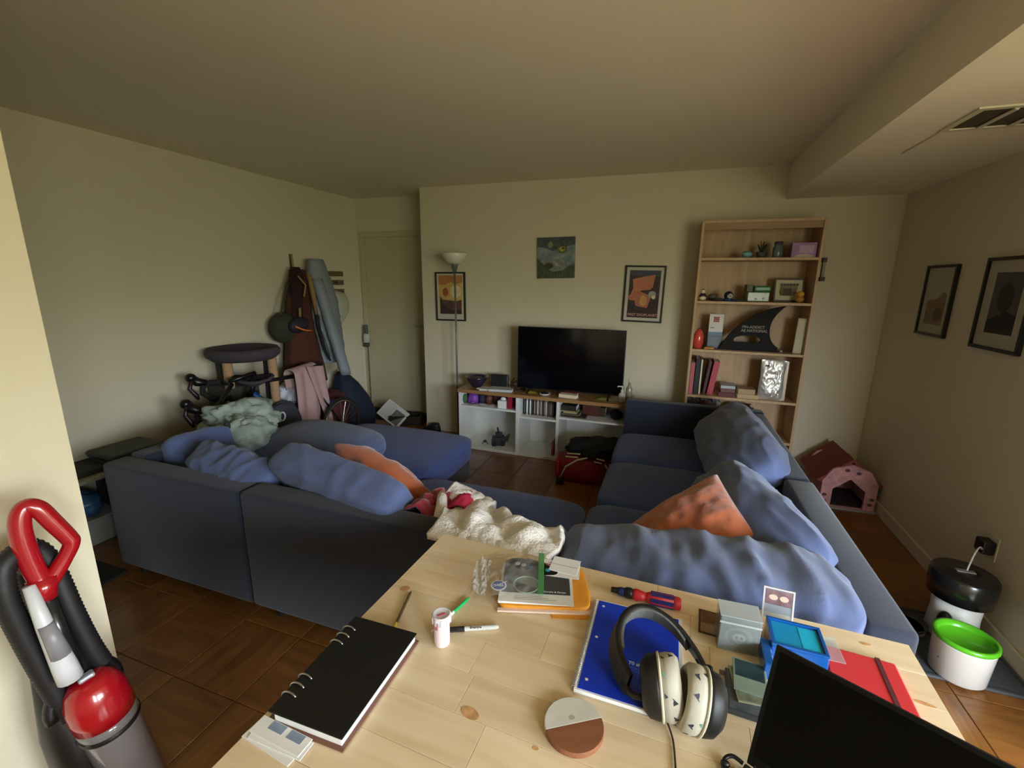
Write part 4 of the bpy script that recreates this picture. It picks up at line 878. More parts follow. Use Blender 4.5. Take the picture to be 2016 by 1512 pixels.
# bottle-shaped dispenser hung on the door frame corner
ds = thing('door_hanger', 'small grey dispenser with white label hung beside the entry door', 'dispenser', (-3.345, 4.40, .80))
part('top', MB().box(-.025, .025, -.02, .015, .15, .26), mat('disp_grey', (92, 96, 98), .5), ds, bevel=.012)
part('label', MB().lathe([(.02, .05), (.036, .06), (.036, .145), (.02, .16)], n=18), mat('disp_white', (190, 190, 182), .5), ds, smooth=True)
part('foot', MB().box(-.03, .03, -.025, .02, .0, .05), mat('disp_dark', (66, 68, 62), .5), ds, bevel=.01)
solo('weather_strip', MB().box(-3.36, -3.345, 4.42, 4.448, .05, .80), mat('strip_tan', (120, 110, 84), .6), 'narrow strip running down the door frame below dispenser', 'strip')

# pink towel over the bicycle top tube
tw = thing('pink_towel', 'dusty pink folded towel draped over the bicycle frame', 'towel', (-2.86, 2.98, .50))
M_tw = mat('towel_pink', (186, 152, 148), .95, bump=.4, bscale=160)
def ft(u, v):   # along -> ; over the tube and down
    y = 2.84+.26*u; s = v*.85
    if s < .10: x = -3.02+.02*cos(s*20); z = .66+s*1.4
    elif s < .22: a = (s-.10)/.12*pi; x = -2.965-.052*cos(a); z = .80+.035*sin(a)
    else: x = -2.913+.05*(s-.22)+.012*sin(u*11); z = .80-(s-.22)*.98
    return Vector((x, y+.02*sin(s*5), z+.02*u))
part('cloth', MB().surf(ft, 30, 50), M_tw, tw, world=True, smooth=True, solid=.010)
def ft2(u, v):
    s = v*.66; y = 2.97+.19*u*(1-.75*v)+.20*v
    return Vector((-2.888+.04*s+.006*sin(u*9), y, .845-s*.98-.02*u))
part('folded_corner', MB().surf(ft2, 16, 30), M_tw, tw, world=True, smooth=True, solid=.010)

# navy backpack on the floor by the door, helmet-like bag behind wheel
bp = thing('navy_backpack', 'dark navy pointed backpack slumped against wall behind bicycle wheel', 'backpack', (-3.22, 3.86, 0))
part('body', loft([(-3.20, 3.90, 0, .20, .24), (-3.20, 3.92, .15, .20, .25), (-3.21, 3.90, .32, .17, .20), (-3.23, 3.86, .48, .12, .13), (-3.25, 3.83, .58, .07, .07), (-3.26, 3.82, .62, .03, .03)], 30, .08, 5, 6, .85), mat('pack_navy', (24, 32, 52), .8, bump=.2), bp, world=True, smooth=True)
part('top_loop', MB().tube([(-3.27, 3.86, .60), (-3.26, 3.88, .65), (-3.24, 3.92, .60)], .012, 8), mat('strap_black', (16, 18, 20), .9), bp, world=True, smooth=True)
wl = thing('laundry_pile', 'white clothes bundle showing between the cat tree and towel', 'clothes', (-3.15, 3.05, 0))
part('basket', loft([(-3.17, 3.06, 0, .13, .15), (-3.17, 3.06, .50, .15, .17)], 26), mat('basket_grey', (78, 74, 76), .9, bump=.4), wl, world=True, smooth=True)
part('clothes', blob(-3.15, 3.05, .58, .13, .15, .11, 4.4, .35, 36, 22), mat('linen_white', (214, 216, 224), .9), wl, world=True, smooth=True)
hl = thing('gym_bag', 'dark red and blue sports bag seen through the bicycle rear wheel', 'bag', (-3.10, 3.48, 0))
part('body', blob(-3.12, 3.48, .26, .13, .24, .26, 2.2, .15, 34, 22), mat('bag_wine', (84, 34, 40), .7, var=.4, vscale=9), hl, world=True, smooth=True)
part('patch', MB().ell((-3.0, 3.32, .40), .03, .06, .07), mat('patch_blue', (44, 54, 130), .6), hl, world=True, smooth=True)
gp = thing('grey_pack', 'dark grey pannier bag behind the hoodie with white ring clip', 'bag', (-2.96, 2.62, 0))
part('body', blob(-2.88, 2.66, .34, .06, .20, .28, 6.2, .12, 34, 22), mat('pannier_grey', (58, 60, 70), .7), gp, world=True, smooth=True)
part('ring', MB().tube([(-2.812, 2.60+.026*cos(2*pi*i/16), .52+.034*sin(2*pi*i/16)) for i in range(16)], .007, 6, closed=True), mat('ring_white', (226, 230, 236), .4), gp, world=True, smooth=True)

# newspaper on a box by the entry
nb_ = thing('cardboard_box', 'dark open cardboard box on floor in front of the entry door', 'box', (-2.72, 4.20, 0), 20)
part('body', MB().box(-.17, .17, -.10, .10, 0, .02).box(-.17, .17, -.10, -.09, .02, .10).box(-.17, .17, .09, .10, .02, .10).box(-.17, -.16, -.09, .09, .02, .10).box(.16, .17, -.09, .09, .02, .10), mat('box_dark', (40, 30, 20), .9), nb_)
np_ = thing('newspaper', 'folded white newspaper with grey picture lying tilted on dark box', 'newspaper', (-2.84, 4.13, .06), 4)
Mn = rot((48, 0, 0), (0, 0, .05)) @ rot((0, 0, -28))
sht = part('sheets', MB().box(-.17, .17, -.105, .105, 0, .010, Mn).box(-.174, .165, -.11, .10, .010, .016, Mn), M_paper, np_, bevel=.002)
part('picture', MB().box(.0, .15, -.09, .06, .016, .0166, Mn), mat('print_grey', (120, 120, 118), .8, var=.35, vscale=30), sht)
for k in range(10): part('text_line', MB().box(-.15, -.02, .08-.018*k, .085-.018*k, .016, .0164, Mn), mat('text_grey2', (176, 172, 160), .8), sht)
sh = thing('black_shoe', 'black shoe on floor at the corner beside the bench', 'shoe', (-2.30, 4.02, 0), 10)
part('upper', loft([(0, 0, .018, .10, .04), (0, 0, .045, .098, .038), (.03, 0, .075, .06, .034), (.045, 0, .10, .042, .030)], 22, .03), mat('shoe_black', (16, 16, 20), .5), sh, smooth=True)
part('sole', loft([(0, 0, 0, .104, .042), (0, 0, .018, .104, .042)], 22), M_dark, sh)
dl = thing('door_clutter', 'low dark floor mat at the foot of the entry door', 'mat', (-2.9, 4.30, 0))
part('pad', MB().box(-.46, .40, -.10, .055, .0005, .014), mat('door_mat', (34, 28, 24), .95, bump=.8), dl, bevel=.004)

# red sports bag with black jacket by the right arm of the bench
rb = thing('red_duffel', 'dark red duffel bag on floor between bench and sofa', 'bag', (-.56, 3.46, 0), 8)
part('body', loft([(0, 0, 0, .20, .13), (0, 0, .05, .225, .15), (0, 0, .13, .225, .15), (0, 0, .19, .20, .12), (0, 0, .22, .15, .08)], 36, .05, 6, 3, .7), mat('duffel_red', (128, 18, 30), .7, bump=.3, bscale=60), rb, smooth=True)
part('side_panel', MB().box(-.235, -.20, -.10, .10, .02, .17), mat('duffel_red2', (150, 20, 34), .6), rb, bevel=.012)
part('strap', MB().tube([(-.20, -.15, .03), (-.15, -.16, .15), (-.06, -.15, .21), (.05, -.12, .23)], .007, 6), mat('webbing_white', (196, 190, 170), .7), rb, smooth=True)
part('buckle', MB().box(-.22, -.16, -.19, -.15, .0, .05), M_dark, rb, bevel=.008)
bj = thing('black_jacket', 'black tracksuit top with cream stripes thrown over red duffel', 'jacket', (-.50, 3.44, .22))
part('cloth', blob(-.44, 3.47, .27, .27, .13, .085, 5.9, .35, 48, 28), mat('jersey_black', (12, 12, 13), .85, bump=.2), bj, world=True, smooth=True)
part('cuff_fold', blob(-.63, 3.44, .27, .075, .09, .07, 8.8, .3, 24, 16), mat('jersey_navy', (14, 14, 20), .85), bj, world=True, smooth=True)
ms_ = mat('stripe_cream', (206, 198, 160), .8)
for (a, b_) in (((-.70, 3.33, .215), (-.60, 3.325, .222)), ((-.69, 3.345, .238), (-.585, 3.34, .246)), ((-.47, 3.325, .205), (-.41, 3.325, .198)), ((-.455, 3.335, .228), (-.39, 3.335, .220)), ((-.385, 3.33, .19), (-.365, 3.325, .16)), ((-.35, 3.33, .20), (-.335, 3.325, .17))):
    part('stripe', MB().tube([a, b_], .006, 8), ms_, bj, world=True, smooth=True)

# ---------------------------------------------------------------- pet corner
ph = thing('pet_house', 'small pink gabled pet house with dark red roof in right corner', 'pet house', (1.30, 3.60, 0), 2)
G = [(-.17, 0), (.17, 0), (.17, .21), (.115, .30), (0, .345), (-.115, .30), (-.17, .21)]
D = [(-.10, .02), (.10, .02), (.10, .15), (0, .235), (-.10, .15)]
def gable(y0, y1, hole=True):
    if not hole: return MB().prism(G, y0, y1, Matrix(((1, 0, 0, 0), (0, 0, 1, 0), (0, 1, 0, 0), (0, 0, 0, 1))))
    return fin_mesh(G, D, y0, y1)
mpk = mat('pet_pink', (196, 142, 142), .8, var=.25, vscale=22)
fwl = part('front_wall', gable(-.02, 0), mpk, ph); part('back_wall', gable(.34, .36, False), mpk, ph)
part('side_wall', MB().box(-.17, -.155, 0, .34, 0, .21), mpk, ph); part('side_wall', MB().box(.155, .17, 0, .34, 0, .21), mpk, ph)
part('floor_pad', MB().box(-.155, .155, 0, .34, 0, .02), mat('pad_dark', (60, 48, 48), .9), ph)
mrf = mat('pet_roof', (126, 58, 48), .85, bump=.2)
part('roof_panel', MB().prism([(-.205, .20), (-.165, .185), (0, .36), (0, .385)], 0, .41, Matrix(((1, 0, 0, 0), (0, 0, 1, -.01), (0, 1, 0, 0), (0, 0, 0, 1)))), mrf, ph)
part('roof_panel', MB().prism([(.205, .20), (.165, .185), (0, .36), (0, .385)], 0, .41, Matrix(((1, 0, 0, 0), (0, 0, 1, -.01), (0, 1, 0, 0), (0, 0, 0, 1)))), mrf, ph)
for k in range(7):
    x, z = random.choice([(-.14, .06), (.14, .07), (-.13, .18), (.05, .29), (-.02, .31), (.14, .16), (.02, .27)]); 
for (x, z) in ((-.14, .05), (.138, .06), (.04, .285), (-.03, .30), (.145, .10), (-.145, .10)):
    part('leaf_print', MB().prism(disc(x, z, .016, .012, 8), 0, .001, Matrix(((1, 0, 0, 0), (0, 0, -1, -.020), (0, 1, 0, 0), (0, 0, 0, 1)))), mat('print_dark', (96, 58, 66), .8), fwl)
part('trim', MB().box(-.18, .18, -.03, -.02, 0, .016), mat('trim_pale', (150, 142, 134), .7), ph)
# mat, feeder, fountain, bowl
mt = thing('feeding_mat', 'dark grey rubber mat under the pet fountain by right wall', 'mat', (1.28, 2.22, 0))
part('pad', MB().box(-.21, .20, -.19, .26, .0005, .008), mat('mat_grey', (74, 78, 84), .7, bump=.2), mt, bevel=.003)
part('rim', MB().box(-.21, .20, -.19, -.18, .008, .014).box(-.21, .20, .25, .26, .008, .014).box(-.21, -.20, -.18, .25, .008, .014).box(.19, .20, -.18, .25, .008, .014), mat('mat_grey', (74, 78, 84), .7), mt)
fd = thing('pet_feeder', 'white automatic pet feeder with smoky black round lid by wall', 'pet feeder', (1.338, 2.345, .0085))
part('body', MB().lathe([(.085, 0), (.092, .01), (.085, .12), (.088, .20)], n=32), M_white, fd, smooth=True)
part('hopper', MB().lathe([(.090, .20), (.112, .205), (.118, .26), (.116, .315), (.108, .325), (.02, .326)], n=36), mat('smoke_black', (22, 22, 21), .25, coat=.3), fd, smooth=True)
part('lid_handle', MB().box(-.035, .035, -.012, .012, .326, .332), mat('handle_grey', (120, 116, 108), .3), fd, bevel=.005)
part('chute', MB().ell((-.062, -.062, .10), .028, .028, .05), M_black, fd, smooth=True)
fo = thing('pet_fountain', 'round white pet water fountain with bright green top tray', 'pet fountain', (1.245, 2.085, .0085))
part('body', MB().lathe([(.082, 0), (.090, .008), (.098, .155), (.100, .165), (.095, .165), (.088, .08), (.02, .07)], n=40), mat('fountain_white', (226, 222, 216), .3, coat=.3), fo, smooth=True)
part('tray', MB().lathe([(.100, .163), (.103, .168), (.102, .182), (.090, .184), (.082, .165), (.074, .140), (.050, .126), (.028, .128), (.020, .138), (.012, .138), (.008, .126), (.001, .124)], n=40), mat('fountain_green', (92, 190, 34), .3, coat=.3), fo, smooth=True)
for k in range(4): part('text_line', MB().box(-.094, -.0925, -.004, .004, .080+.012*k, .088+.012*k, rot((0, 0, 20))), mat('ink_grey', (120, 116, 116), .6), fo)
bo = thing('pet_bowl', 'small grey pet bowl on white stand left of the fountain', 'bowl', (1.155, 2.31, .0085))
part('stand', MB().lathe([(.070, 0), (.074, .035)], n=30), mat('stand_grey', (150, 148, 152), .5), bo, smooth=True)
part('bowl', MB().lathe([(.074, .035), (.080, .05), (.078, .054), (.062, .03), (.04, .022), (.002, .02)], n=30), mat('steel_bowl', (88, 90, 92), .3, metal=.7), bo, smooth=True)

# ---------------------------------------------------------------- things at the far left
bn = thing('trash_bin', 'dark grey bin standing against left wall behind the sofa end', 'bin', (-3.22, 1.86, 0))
part('body', MB().box(-.16, .10, -.24, .06, 0, .47), mat('bin_grey', (52, 54, 50), .7), bn, bevel=.03)
part('lid', MB().box(-.17, .11, -.25, .07, .47, .51), mat('bin_lid', (66, 68, 62), .7), bn, bevel=.02)
lt = thing('litter_box', 'pale storage box on floor by left wall', 'box', (-3.27, 1.52, 0), 0)
part('tub', MB().box(-.15, .13, -.13, .15, 0, .15), mat('tub_pale', (158, 166, 158), .5), lt, bevel=.012)
part('rim', MB().box(-.155, .135, -.135, .155, .15, .165), mat('tub_pale', (158, 166, 158), .5), lt, bevel=.004)
solo('blue_plastic_bag', blob(-3.25, 1.47, .245, .11, .11, .08, 9.3, .3, 30, 18), mat('bag_blue', (56, 96, 134), .35), 'blue plastic bag resting on the pale storage box', 'bag', smooth=True)
sr = thing('shelf_rack', 'low shelf with dark edge above pale storage box at far left', 'shelf', (-3.28, 1.52, 0))
part('top', MB().box(-.15, .16, -.16, .20, .40, .42), mat('rack_pale', (150, 146, 122), .6), sr, bevel=.002)
for (x, y) in ((-.14, -.15), (-.14, .19), (.15, -.15), (.15, .19)): part('leg', MB().cyl((x, y, 0), (x, y, .40), .008), M_black, sr)
part('cover', MB().box(-.15, .10, -.10, .18, .42, .45), mat('rack_dark', (44, 44, 40), .8), sr, bevel=.01)
solo('paint_tin', MB().cyl((-3.08, 1.68, 0), (-3.08, 1.68, .06), .03), mat('cap_red', (96, 20, 20), .5), 'small dark red tin on the floor beside the storage box', 'tin')
solo('floor_mat', MB().box(-3.15, -2.69, 1.08, 1.36, .0005, .010), mat('mat_dark', (42, 40, 40), .95, bump=.5), 'dark rectangular floor mat behind the near left wall', 'mat', bevel=.003)

# ---------------------------------------------------------------- upright vacuum cleaner
va = thing('vacuum_cleaner', 'red and black upright vacuum cleaner leaning on the near left wall', 'vacuum cleaner', (-1.13, .48, 0))
M_hose = mat('hose_black', (20, 19, 21), .55)
def wp(name, mb, m, **k): return part(name, mb, m, va, world=True, smooth=k.pop('smooth', True), **k)
def smooth_pts(P, k=6):
    P = [Vector(p) for p in P]; out = []
    for i in range(len(P)-1):
        p0 = P[max(i-1, 0)]; p1 = P[i]; p2 = P[i+1]; p3 = P[min(i+2, len(P)-1)]
        for j in range(k):
            t = j/k; out.append(.5*((2*p1)+(p2-p0)*t+(2*p0-5*p1+4*p2-p3)*t*t+(3*p1-p0-3*p2+p3)*t**3))
    out.append(P[-1]); return out
hpt = [(-1.145, .436, .970), (-1.152, .430, 1.02), (-1.158, .428, 1.08), (-1.160, .433, 1.120), (-1.158, .444, 1.138), (-1.150, .457, 1.130), (-1.142, .470, 1.095), (-1.133, .484, 1.055), (-1.131, .486, 1.040), (-1.136, .474, 1.015), (-1.143, .454, .985), (-1.145, .440, .968)]
hr = [.017, .018, .018, .017, .016, .016, .016, .015, .014, .014, .016, .016]; hs = smooth_pts(hpt, 6)
wp('handle', MB().tube(hs, [hr[min(11, i//6)]*(1-(i % 6)/6)+hr[min(11, i//6+1)]*(i % 6)/6 for i in range(len(hs))], 16), M_red, smooth=True)
wp('handle_root', MB().tube([(-1.145, .436, .99), (-1.143, .434, .945)], [.024, .019], 18), M_red)
wp('wand', MB().tube([(-1.143, .434, .945), (-1.13, .445, .76)], .0135, 14), mat('wand_dark', (30, 32, 34), .25, coat=.3))
wp('crevice_tool', MB().tube([(-1.135, .412, .99), (-1.125, .416, .90), (-1.115, .425, .80), (-1.112, .428, .765)], [.010, .014, .020, .021], 14), mat('tool_white', (196, 196, 198), .35))
wp('tool_sleeve', MB().tube([(-1.117, .4145, .905), (-1.108, .422, .83)], [.0125, .017], 12), mat('tool_grey', (128, 126, 130), .4))
def hose(pts, r):
    # ribbed hose: resample and alternate the radius
    out = []; rr = []; P = [Vector(p) for p in pts]
    for i in range(len(P)-1):
        k = max(2, int((P[i+1]-P[i]).length/.0042))
        for j in range(k): out.append(P[i].lerp(P[i+1], j/k)); rr.append(r*(1 if len(rr) % 2 else .88))
    return MB().tube(out, rr, 14)
cpts = []
for i in range(24):
    t_ = i/23
    if t_ < .45: u = t_/.45; cpts.append((-1.155, .392+.020*u*0-.004*sin(pi*u)+.035*(1-u), .66+.36*u if False else .60+.42*u))
hl_ = [(-1.16, .455, .56), (-1.162, .430, .66), (-1.162, .410, .78), (-1.162, .392, .92), (-1.162, .388, .985), (-1.165, .395, 1.03), (-1.17, .415, 1.048), (-1.175, .440, 1.048), (-1.172, .458, 1.02), (-1.165, .466, .97), (-1.155, .473, .88), (-1.15, .485, .79), (-1.15, .50, .72)]
wp('hose', hose([tuple(q) for q in smooth_pts(hl_, 4)], .020), M_hose)
wp('spine', MB().tube([(-1.19, .44, 1.0), (-1.18, .455, .78), (-1.16, .49, .50), (-1.15, .52, .12)], [.028, .034, .05, .06], 14), M_black)
wp('motor_housing', MB().tube([(-1.20, .435, .76), (-1.19, .44, .60), (-1.18, .455, .30)], [.03, .05, .055], 16), M_black)
ax = Vector((.012, .045, -.34)).normalized(); cB = Vector((-1.125, .462, .70))
MbB = Matrix.Translation(cB) @ (ax.to_track_quat('Z', 'Y').to_matrix().to_4x4())
wp('canister_top', MB().lathe([(.010, -.035), (.030, -.031), (.044, -.014), (.053, .012), (.056, .045), (.0555, .075)], (0, 0, 0), 36, MbB), M_red, label='glossy red dome')
wp('canister_bin', MB().lathe([(.054, .075), (.055, .09), (.053, .10), (.050, .34)], (0, 0, 0), 36, MbB), mat('bin_smoke', (112, 108, 108), .12, coat=.4))
wp('bin_ring', MB().lathe([(.0560, .098), (.0575, .102), (.0560, .108)], (0, 0, 0), 36, MbB, False, False), M_black)
wp('release_button', xf(MB().box(-.010, .010, -.014, .014, -.042, -.028), MbB), mat('button_grey', (150, 152, 158), .3), smooth=False, bevel=.004)
wp('carry_arch', MB().tube([(-1.165, .466+.062*cos(a), .668+.068*sin(a)) for a in [pi*(-.05+1.1*k/16) for k in range(17)]], .012, 10), M_black)
wp('bin_highlight_panel', xf(MB().box(.040, .0525, -.010, .012, .16, .21), MbB), mat('bin_highlight', (190, 190, 192), .3), smooth=False, bevel=.003)  # pale panel painting a highlight onto the smoky bin
wp('cleaner_head', MB().box(-1.26, -.98, .42, .62, .005, .09), M_red, smooth=False, bevel=.02)
wp('wheel', MB().cyl((-1.25, .50, .06), (-1.22, .50, .06), .055, n=24), M_dark); wp('wheel', MB().cyl((-1.02, .50, .06), (-.99, .50, .06), .055, n=24), M_dark)

# ---------------------------------------------------------------- pine table
TZ = .75
ta = thing('pine_table', 'pale pine plank table in the foreground', 'table', (-.04, .78, 0))
A_tab = Matrix.Translation((-.657, 1.208, 0)) @ Matrix.Rotation(R(-2.1), 4, 'Z')
TW, TD = 1.255, .83
mb_b = {}
rows = 9; yy = 0
for r_ in range(rows):
    h_ = TD/rows; x = 0; first = True
    while x < TW-1e-4:
        L_ = random.uniform(.34, .62) if not first else random.uniform(.15, .5); first = False
        if TW-(x+L_) < .14: L_ = TW-x
        g = .0003; bm_ = MB()
        cx, cy = x+L_/2, -(r_+.5)*h_
        a, b_ = L_/2-g, h_/2-g
        bm_.rings([[Vector((p*a, q*b_, -.03)) for p, q in ((-1, -1), (1, -1), (1, 1), (-1, 1))], [Vector((p*a, q*b_, -.0006)) for p, q in ((-1, -1), (1, -1), (1, 1), (-1, 1))], [Vector((p*(a-.0005), q*(b_-.0005), 0)) for p, q in ((-1, -1), (1, -1), (1, 1), (-1, 1))]])
        o = link('board', bm_.mesh('board', M_pine), ta)
        Wm = ORG[ta] @ A_tab @ Matrix.Translation((cx, cy, TZ)); o.matrix_local = Wm; ORG[o] = ORG[ta]
        x += L_
ap = MB(); ap.box(.04, TW-.04, -.06, -.04, .63, TZ-.031, A_tab).box(.04, TW-.04, -TD+.04, -TD+.06, .63, TZ-.031, A_tab).box(.04, .06, -TD+.06, -.06, .63, TZ-.031, A_tab).box(TW-.06, TW-.04, -TD+.06, -.06, .63, TZ-.031, A_tab)
part('apron', ap, M_pine, ta, world=True)
for (x, y) in ((.03, -.10), (TW-.10, -.10), (.03, -TD+.03), (TW-.10, -TD+.03)):
    part('leg', MB().box(x, x+.07, y, y+.07, 0, TZ-.031, A_tab), M_pine, ta, world=True, bevel=.003)
M_knot = mat('pine_knot', (200, 152, 104), .5, var=.25, vscale=60)
for (x, y, rx, ry, a) in ((-.307, .652, .021, .012, -15), (-.262, .534, .015, .012, 30), (-.628, .925, .014, .010, 30), (-.166, .600+.03, .006, .004, 0), (.50, 1.13, .012, .005, 0), (.555, .985, .018, .005, -10)):
    part('knot', MB().prism([(rx*cos(2*pi*i/18), ry*sin(2*pi*i/18)) for i in range(18)], TZ+.00005, TZ+.0004, rot((0, 0, a), (x, y, 0))), M_knot, ta, world=True)

# ring binder / planner
Z0 = TZ+.0006
bd = thing('ring_binder', 'black covered ring planner on left edge of the pine table', 'binder', (-.583, .64, Z0), 1)
part('back_cover', MB().box(-.086, .092, -.138, .133, 0, .003), mat('planner_brown', (116, 76, 58), .6), bd, bevel=.001, label='brown leather lower cover')
part('pages', MB().box(-.070, .084, -.130, .128, .003, .021), M_paper, bd, bevel=.001)
part('front_cover', MB().box(-.082, .088, -.133, .131, .021, .024), mat('planner_black', (12, 12, 12), .55), bd, bevel=.001)
for y in (.092, .070, .048, -.048, -.070, -.092):
    part('ring', MB().tube([(-.070+.018*cos(a), y, .016+.014*sin(a)) for a in [pi*1.15-pi*1.3*k/10 for k in range(11)]], .0022, 8), M_metal, bd, smooth=True)
en = thing('envelope_stack', 'white window envelopes sticking out from under the black planner', 'envelope', (-.617, .502, Z0-.0001), -3)
for i, (dx, dy, a) in enumerate(((0, 0, 0), (.006, -.006, 3), (-.004, -.014, -3))):
    part('envelope', MB().box(-.060, .062, -.030, .004 if i else .004, .0018*(2-i), .0018*(2-i)+.0015, rot((0, 0, a), (dx, dy, 0))), M_paper, en)
for x in (-.032, .014):
    part('window', MB().box(x, x+.034, -.013, .003, .0051, .0054), mat('envelope_window', (132, 146, 168), .3), en)
# pencil, pens, marker
def pen(name, label, cat, p, q, r, segs, z=Z0):
    """segs: (name, t0, t1, r0, r1, material)"""
    p = Vector((*p, z+r)); q = Vector((*q, z+r)); t = thing(name, label, cat, tuple((p+q)/2-Vector((0, 0, r))))
    for (n_, a, b_, r0, r1, m) in segs: part(n_, MB().tube([p.lerp(q, a), p.lerp(q, b_)], [r0, r1], 14), m, t, world=True, smooth=False)
    return t
pen('pencil', 'black and yellow pencil lying between planner and bottle', 'pencil', (-.570, .787), (-.603, .918), .0038, (('shaft', .12, .93, .0036, .0036, mat('pencil_grey', (88, 74, 50), .35)), ('tip', .93, 1, .0034, .0006, mat('pencil_tip', (30, 26, 22), .6)), ('ferrule', 0, .12, .0037, .0037, mat('pencil_yellow', (224, 182, 60), .4))))
pen('gel_pen', 'white pen with green cap behind the pill bottle', 'pen', (-.478, .808), (-.443, .948), .0042, (('barrel', 0, .55, .0036, .0038, M_paper), ('cap', .55, .92, .0042, .0040, mat('pen_green', (40, 178, 98), .3)), ('tip', .92, 1, .0040, .0012, mat('pen_green', (40, 178, 98), .3))))
mk = pen('marker_pen', 'white marker pen with black cap right of the pill bottle', 'marker', (-.462, .816), (-.332, .876), .0058, (('cap', 0, .42, .0062, .0062, mat('cap_black', (34, 28, 28), .4)), ('barrel', .42, .95, .0056, .0056, mat('marker_grey', (200, 200, 194), .35)), ('end', .95, 1, .0056, .0035, mat('marker_grey', (200, 200, 194), .35))))
part('clip', MB().tube([(-.440, .8185, Z0+.008), (-.418, .829, Z0+.008)], .0022, 6), M_black, mk, world=True)
text('lettering', 'Sharpie', .0095, Matrix.Translation((-.394, .8425, Z0+.0118)) @ Matrix.Rotation(R(24.8), 4, 'Z') @ rot((0, 0, 0), (0, -.003, 0)), mat('ink_black', (20, 20, 22), .6), mk)
# pill bottle
pb = thing('pill_bottle', 'white pill bottle with pinkish label standing on pine table', 'bottle', (-.441, .790, Z0))
part('body', MB().lathe([(.0165, 0), (.018, .002), (.018, .056), (.0165, .059)], n=30), mat('bottle_white', (226, 216, 218), .35), pb, smooth=True)
plb = part('label', MB().lathe([(.0183, .006), (.0183, .052)], n=30, cap0=False, cap1=False), mat('label_pale', (224, 206, 206), .5), pb, smooth=True)
pcp = part('cap', MB().lathe([(.0195, .059), (.0215, .060), (.0215, .078), (.0195, .081), (.018, .080), (.002, .080)], n=30), mat('cap_white', (216, 210, 214), .3), pb, smooth=True)
for k in range(10):
    part('grip', MB().box(.0205, .0228, -.0022, .0022, .061, .077, rot((0, 0, k*36+10))), mat('cap_white', (216, 210, 214), .3), pcp)
part('label_tag', MB().box(-.004, .004, -.0226, -.0215, .052, .070, rot((0, 0, -6))), mat('tag_pink', (176, 96, 116), .5), pb)
for k in range(6): part('text_line', MB().box(-.0135, -.0135+.008, -.0140, -.0134, .012+.006*k, .0145+.006*k, rot((0, 0, -8))), mat('text_brown', (176, 120, 104), .6), plb)
part('cap_strip', MB().box(-.0025, .0025, -.012, .006, .0806, .0812, rot((0, 0, -42), (.004, -.002, 0))), mat('strip_pink', (196, 84, 104), .5), pcp)
# manila envelope with papers, plastic bag with green zip
me_ = thing('manila_envelope', 'orange padded envelope under papers at far side of the table', 'envelope', (-.27, 1.055, Z0), 17)
part('body', xf(cushion(.245, .175, .014, 8, .1, .002, (9, 9, 9), 2, 16), rot((0, 0, 0), (0, 0, .008))), mat('manila', (226, 152, 44), .6, bump=.15), me_, smooth=True)
part('flap_edge', MB().box(-.12, .118, -.098, -.086, .001, .006), mat('flap_pink', (232, 206, 190), .6), me_, bevel=.001)
part('under_sheet', MB().box(.02, .122, -.112, -.085, .0, .0012), mat('manila', (226, 152, 44), .6), me_)
pp = thing('letter_papers', 'white printed sheets on the orange envelope', 'paper', (-.285, 1.045, Z0+.0165), 16)
part('sheet', MB().box(-.10, .095, -.080, .085, 0, .004), M_paper, pp, bevel=.0005)
part('sheet', MB().box(-.098, .097, -.082, .080, .0042, .0058, rot((0, 0, -2))), M_paper, pp)
for k in range(3): part('text_line', MB().box(-.06, .05-.02*k, -.070+.006*k, -.068+.006*k, .0059, .0061), mat('text_grey2', (176, 172, 160), .8), pp)
gp_ = thing('photo_card', 'dark grey glossy postcard with small lettering above white sheets', 'card', (-.29, 1.06, Z0+.0232), 15)
part('card', MB().box(-.092, .090, -.062, .075, 0, .001), mat('card_dark', (66, 66, 68), .35, var=.3, vscale=12), gp_)
text('lettering', 'Crunchy & Carton', .008, rot((0, 0, 0), (.018, -.056, .0011)), M_paper, gp_, world=False)
wc = thing('folded_leaflet', 'white leaflets folded at right of the plastic bag', 'leaflet', (-.238, 1.125, Z0+.0246), 8)
part('sheet', MB().box(-.05, .055, -.04, .035, 0, .0012), M_paper, wc); part('sheet', MB().box(-.03, .05, -.02, .05, .0014, .0026, rot((0, 0, -8))), M_paper, wc); part('edge_line', MB().box(-.04, .045, .012, .0135, .0027, .0029, rot((0, 0, -8))), mat('text_grey', (128, 136, 146), .6), wc)
zb = thing('zip_bag', 'clear plastic zip bag with green slider lying over the papers', 'plastic bag', (-.34, 1.06, Z0+.027), 15)
m_film = mat('film', (214, 214, 212), .14, alpha=.22, coat=.5)
def fz(u, v): return Vector((-.115+.18*u, -.10+.19*v, .004+.010*sin(pi*u)*sin(pi*v)+.005*nz((u*6, v*6, 3), 1)-.018*max(0, .28-u)*3+.003*nz((u*16, v*16, 1))))
part('film', MB().surf(fz, 40, 36), m_film, zb, smooth=True)
part('slider', MB().box(.052, .068, -.098, .082, .012, .0145), mat('slider_green', (84, 160, 88), .35, alpha=.6), zb, bevel=.001)
part('crumple', MB().surf(lambda u, v: Vector((-.125+.04*u, -.10+.15*v, .002+.016*abs(sin(5*u+3*v))*(1-u)+.004*nz((u*8, v*12, 1)))), 16, 30), mat('film_bright', (190, 186, 178), .15, alpha=.5, coat=.8), zb, smooth=False)
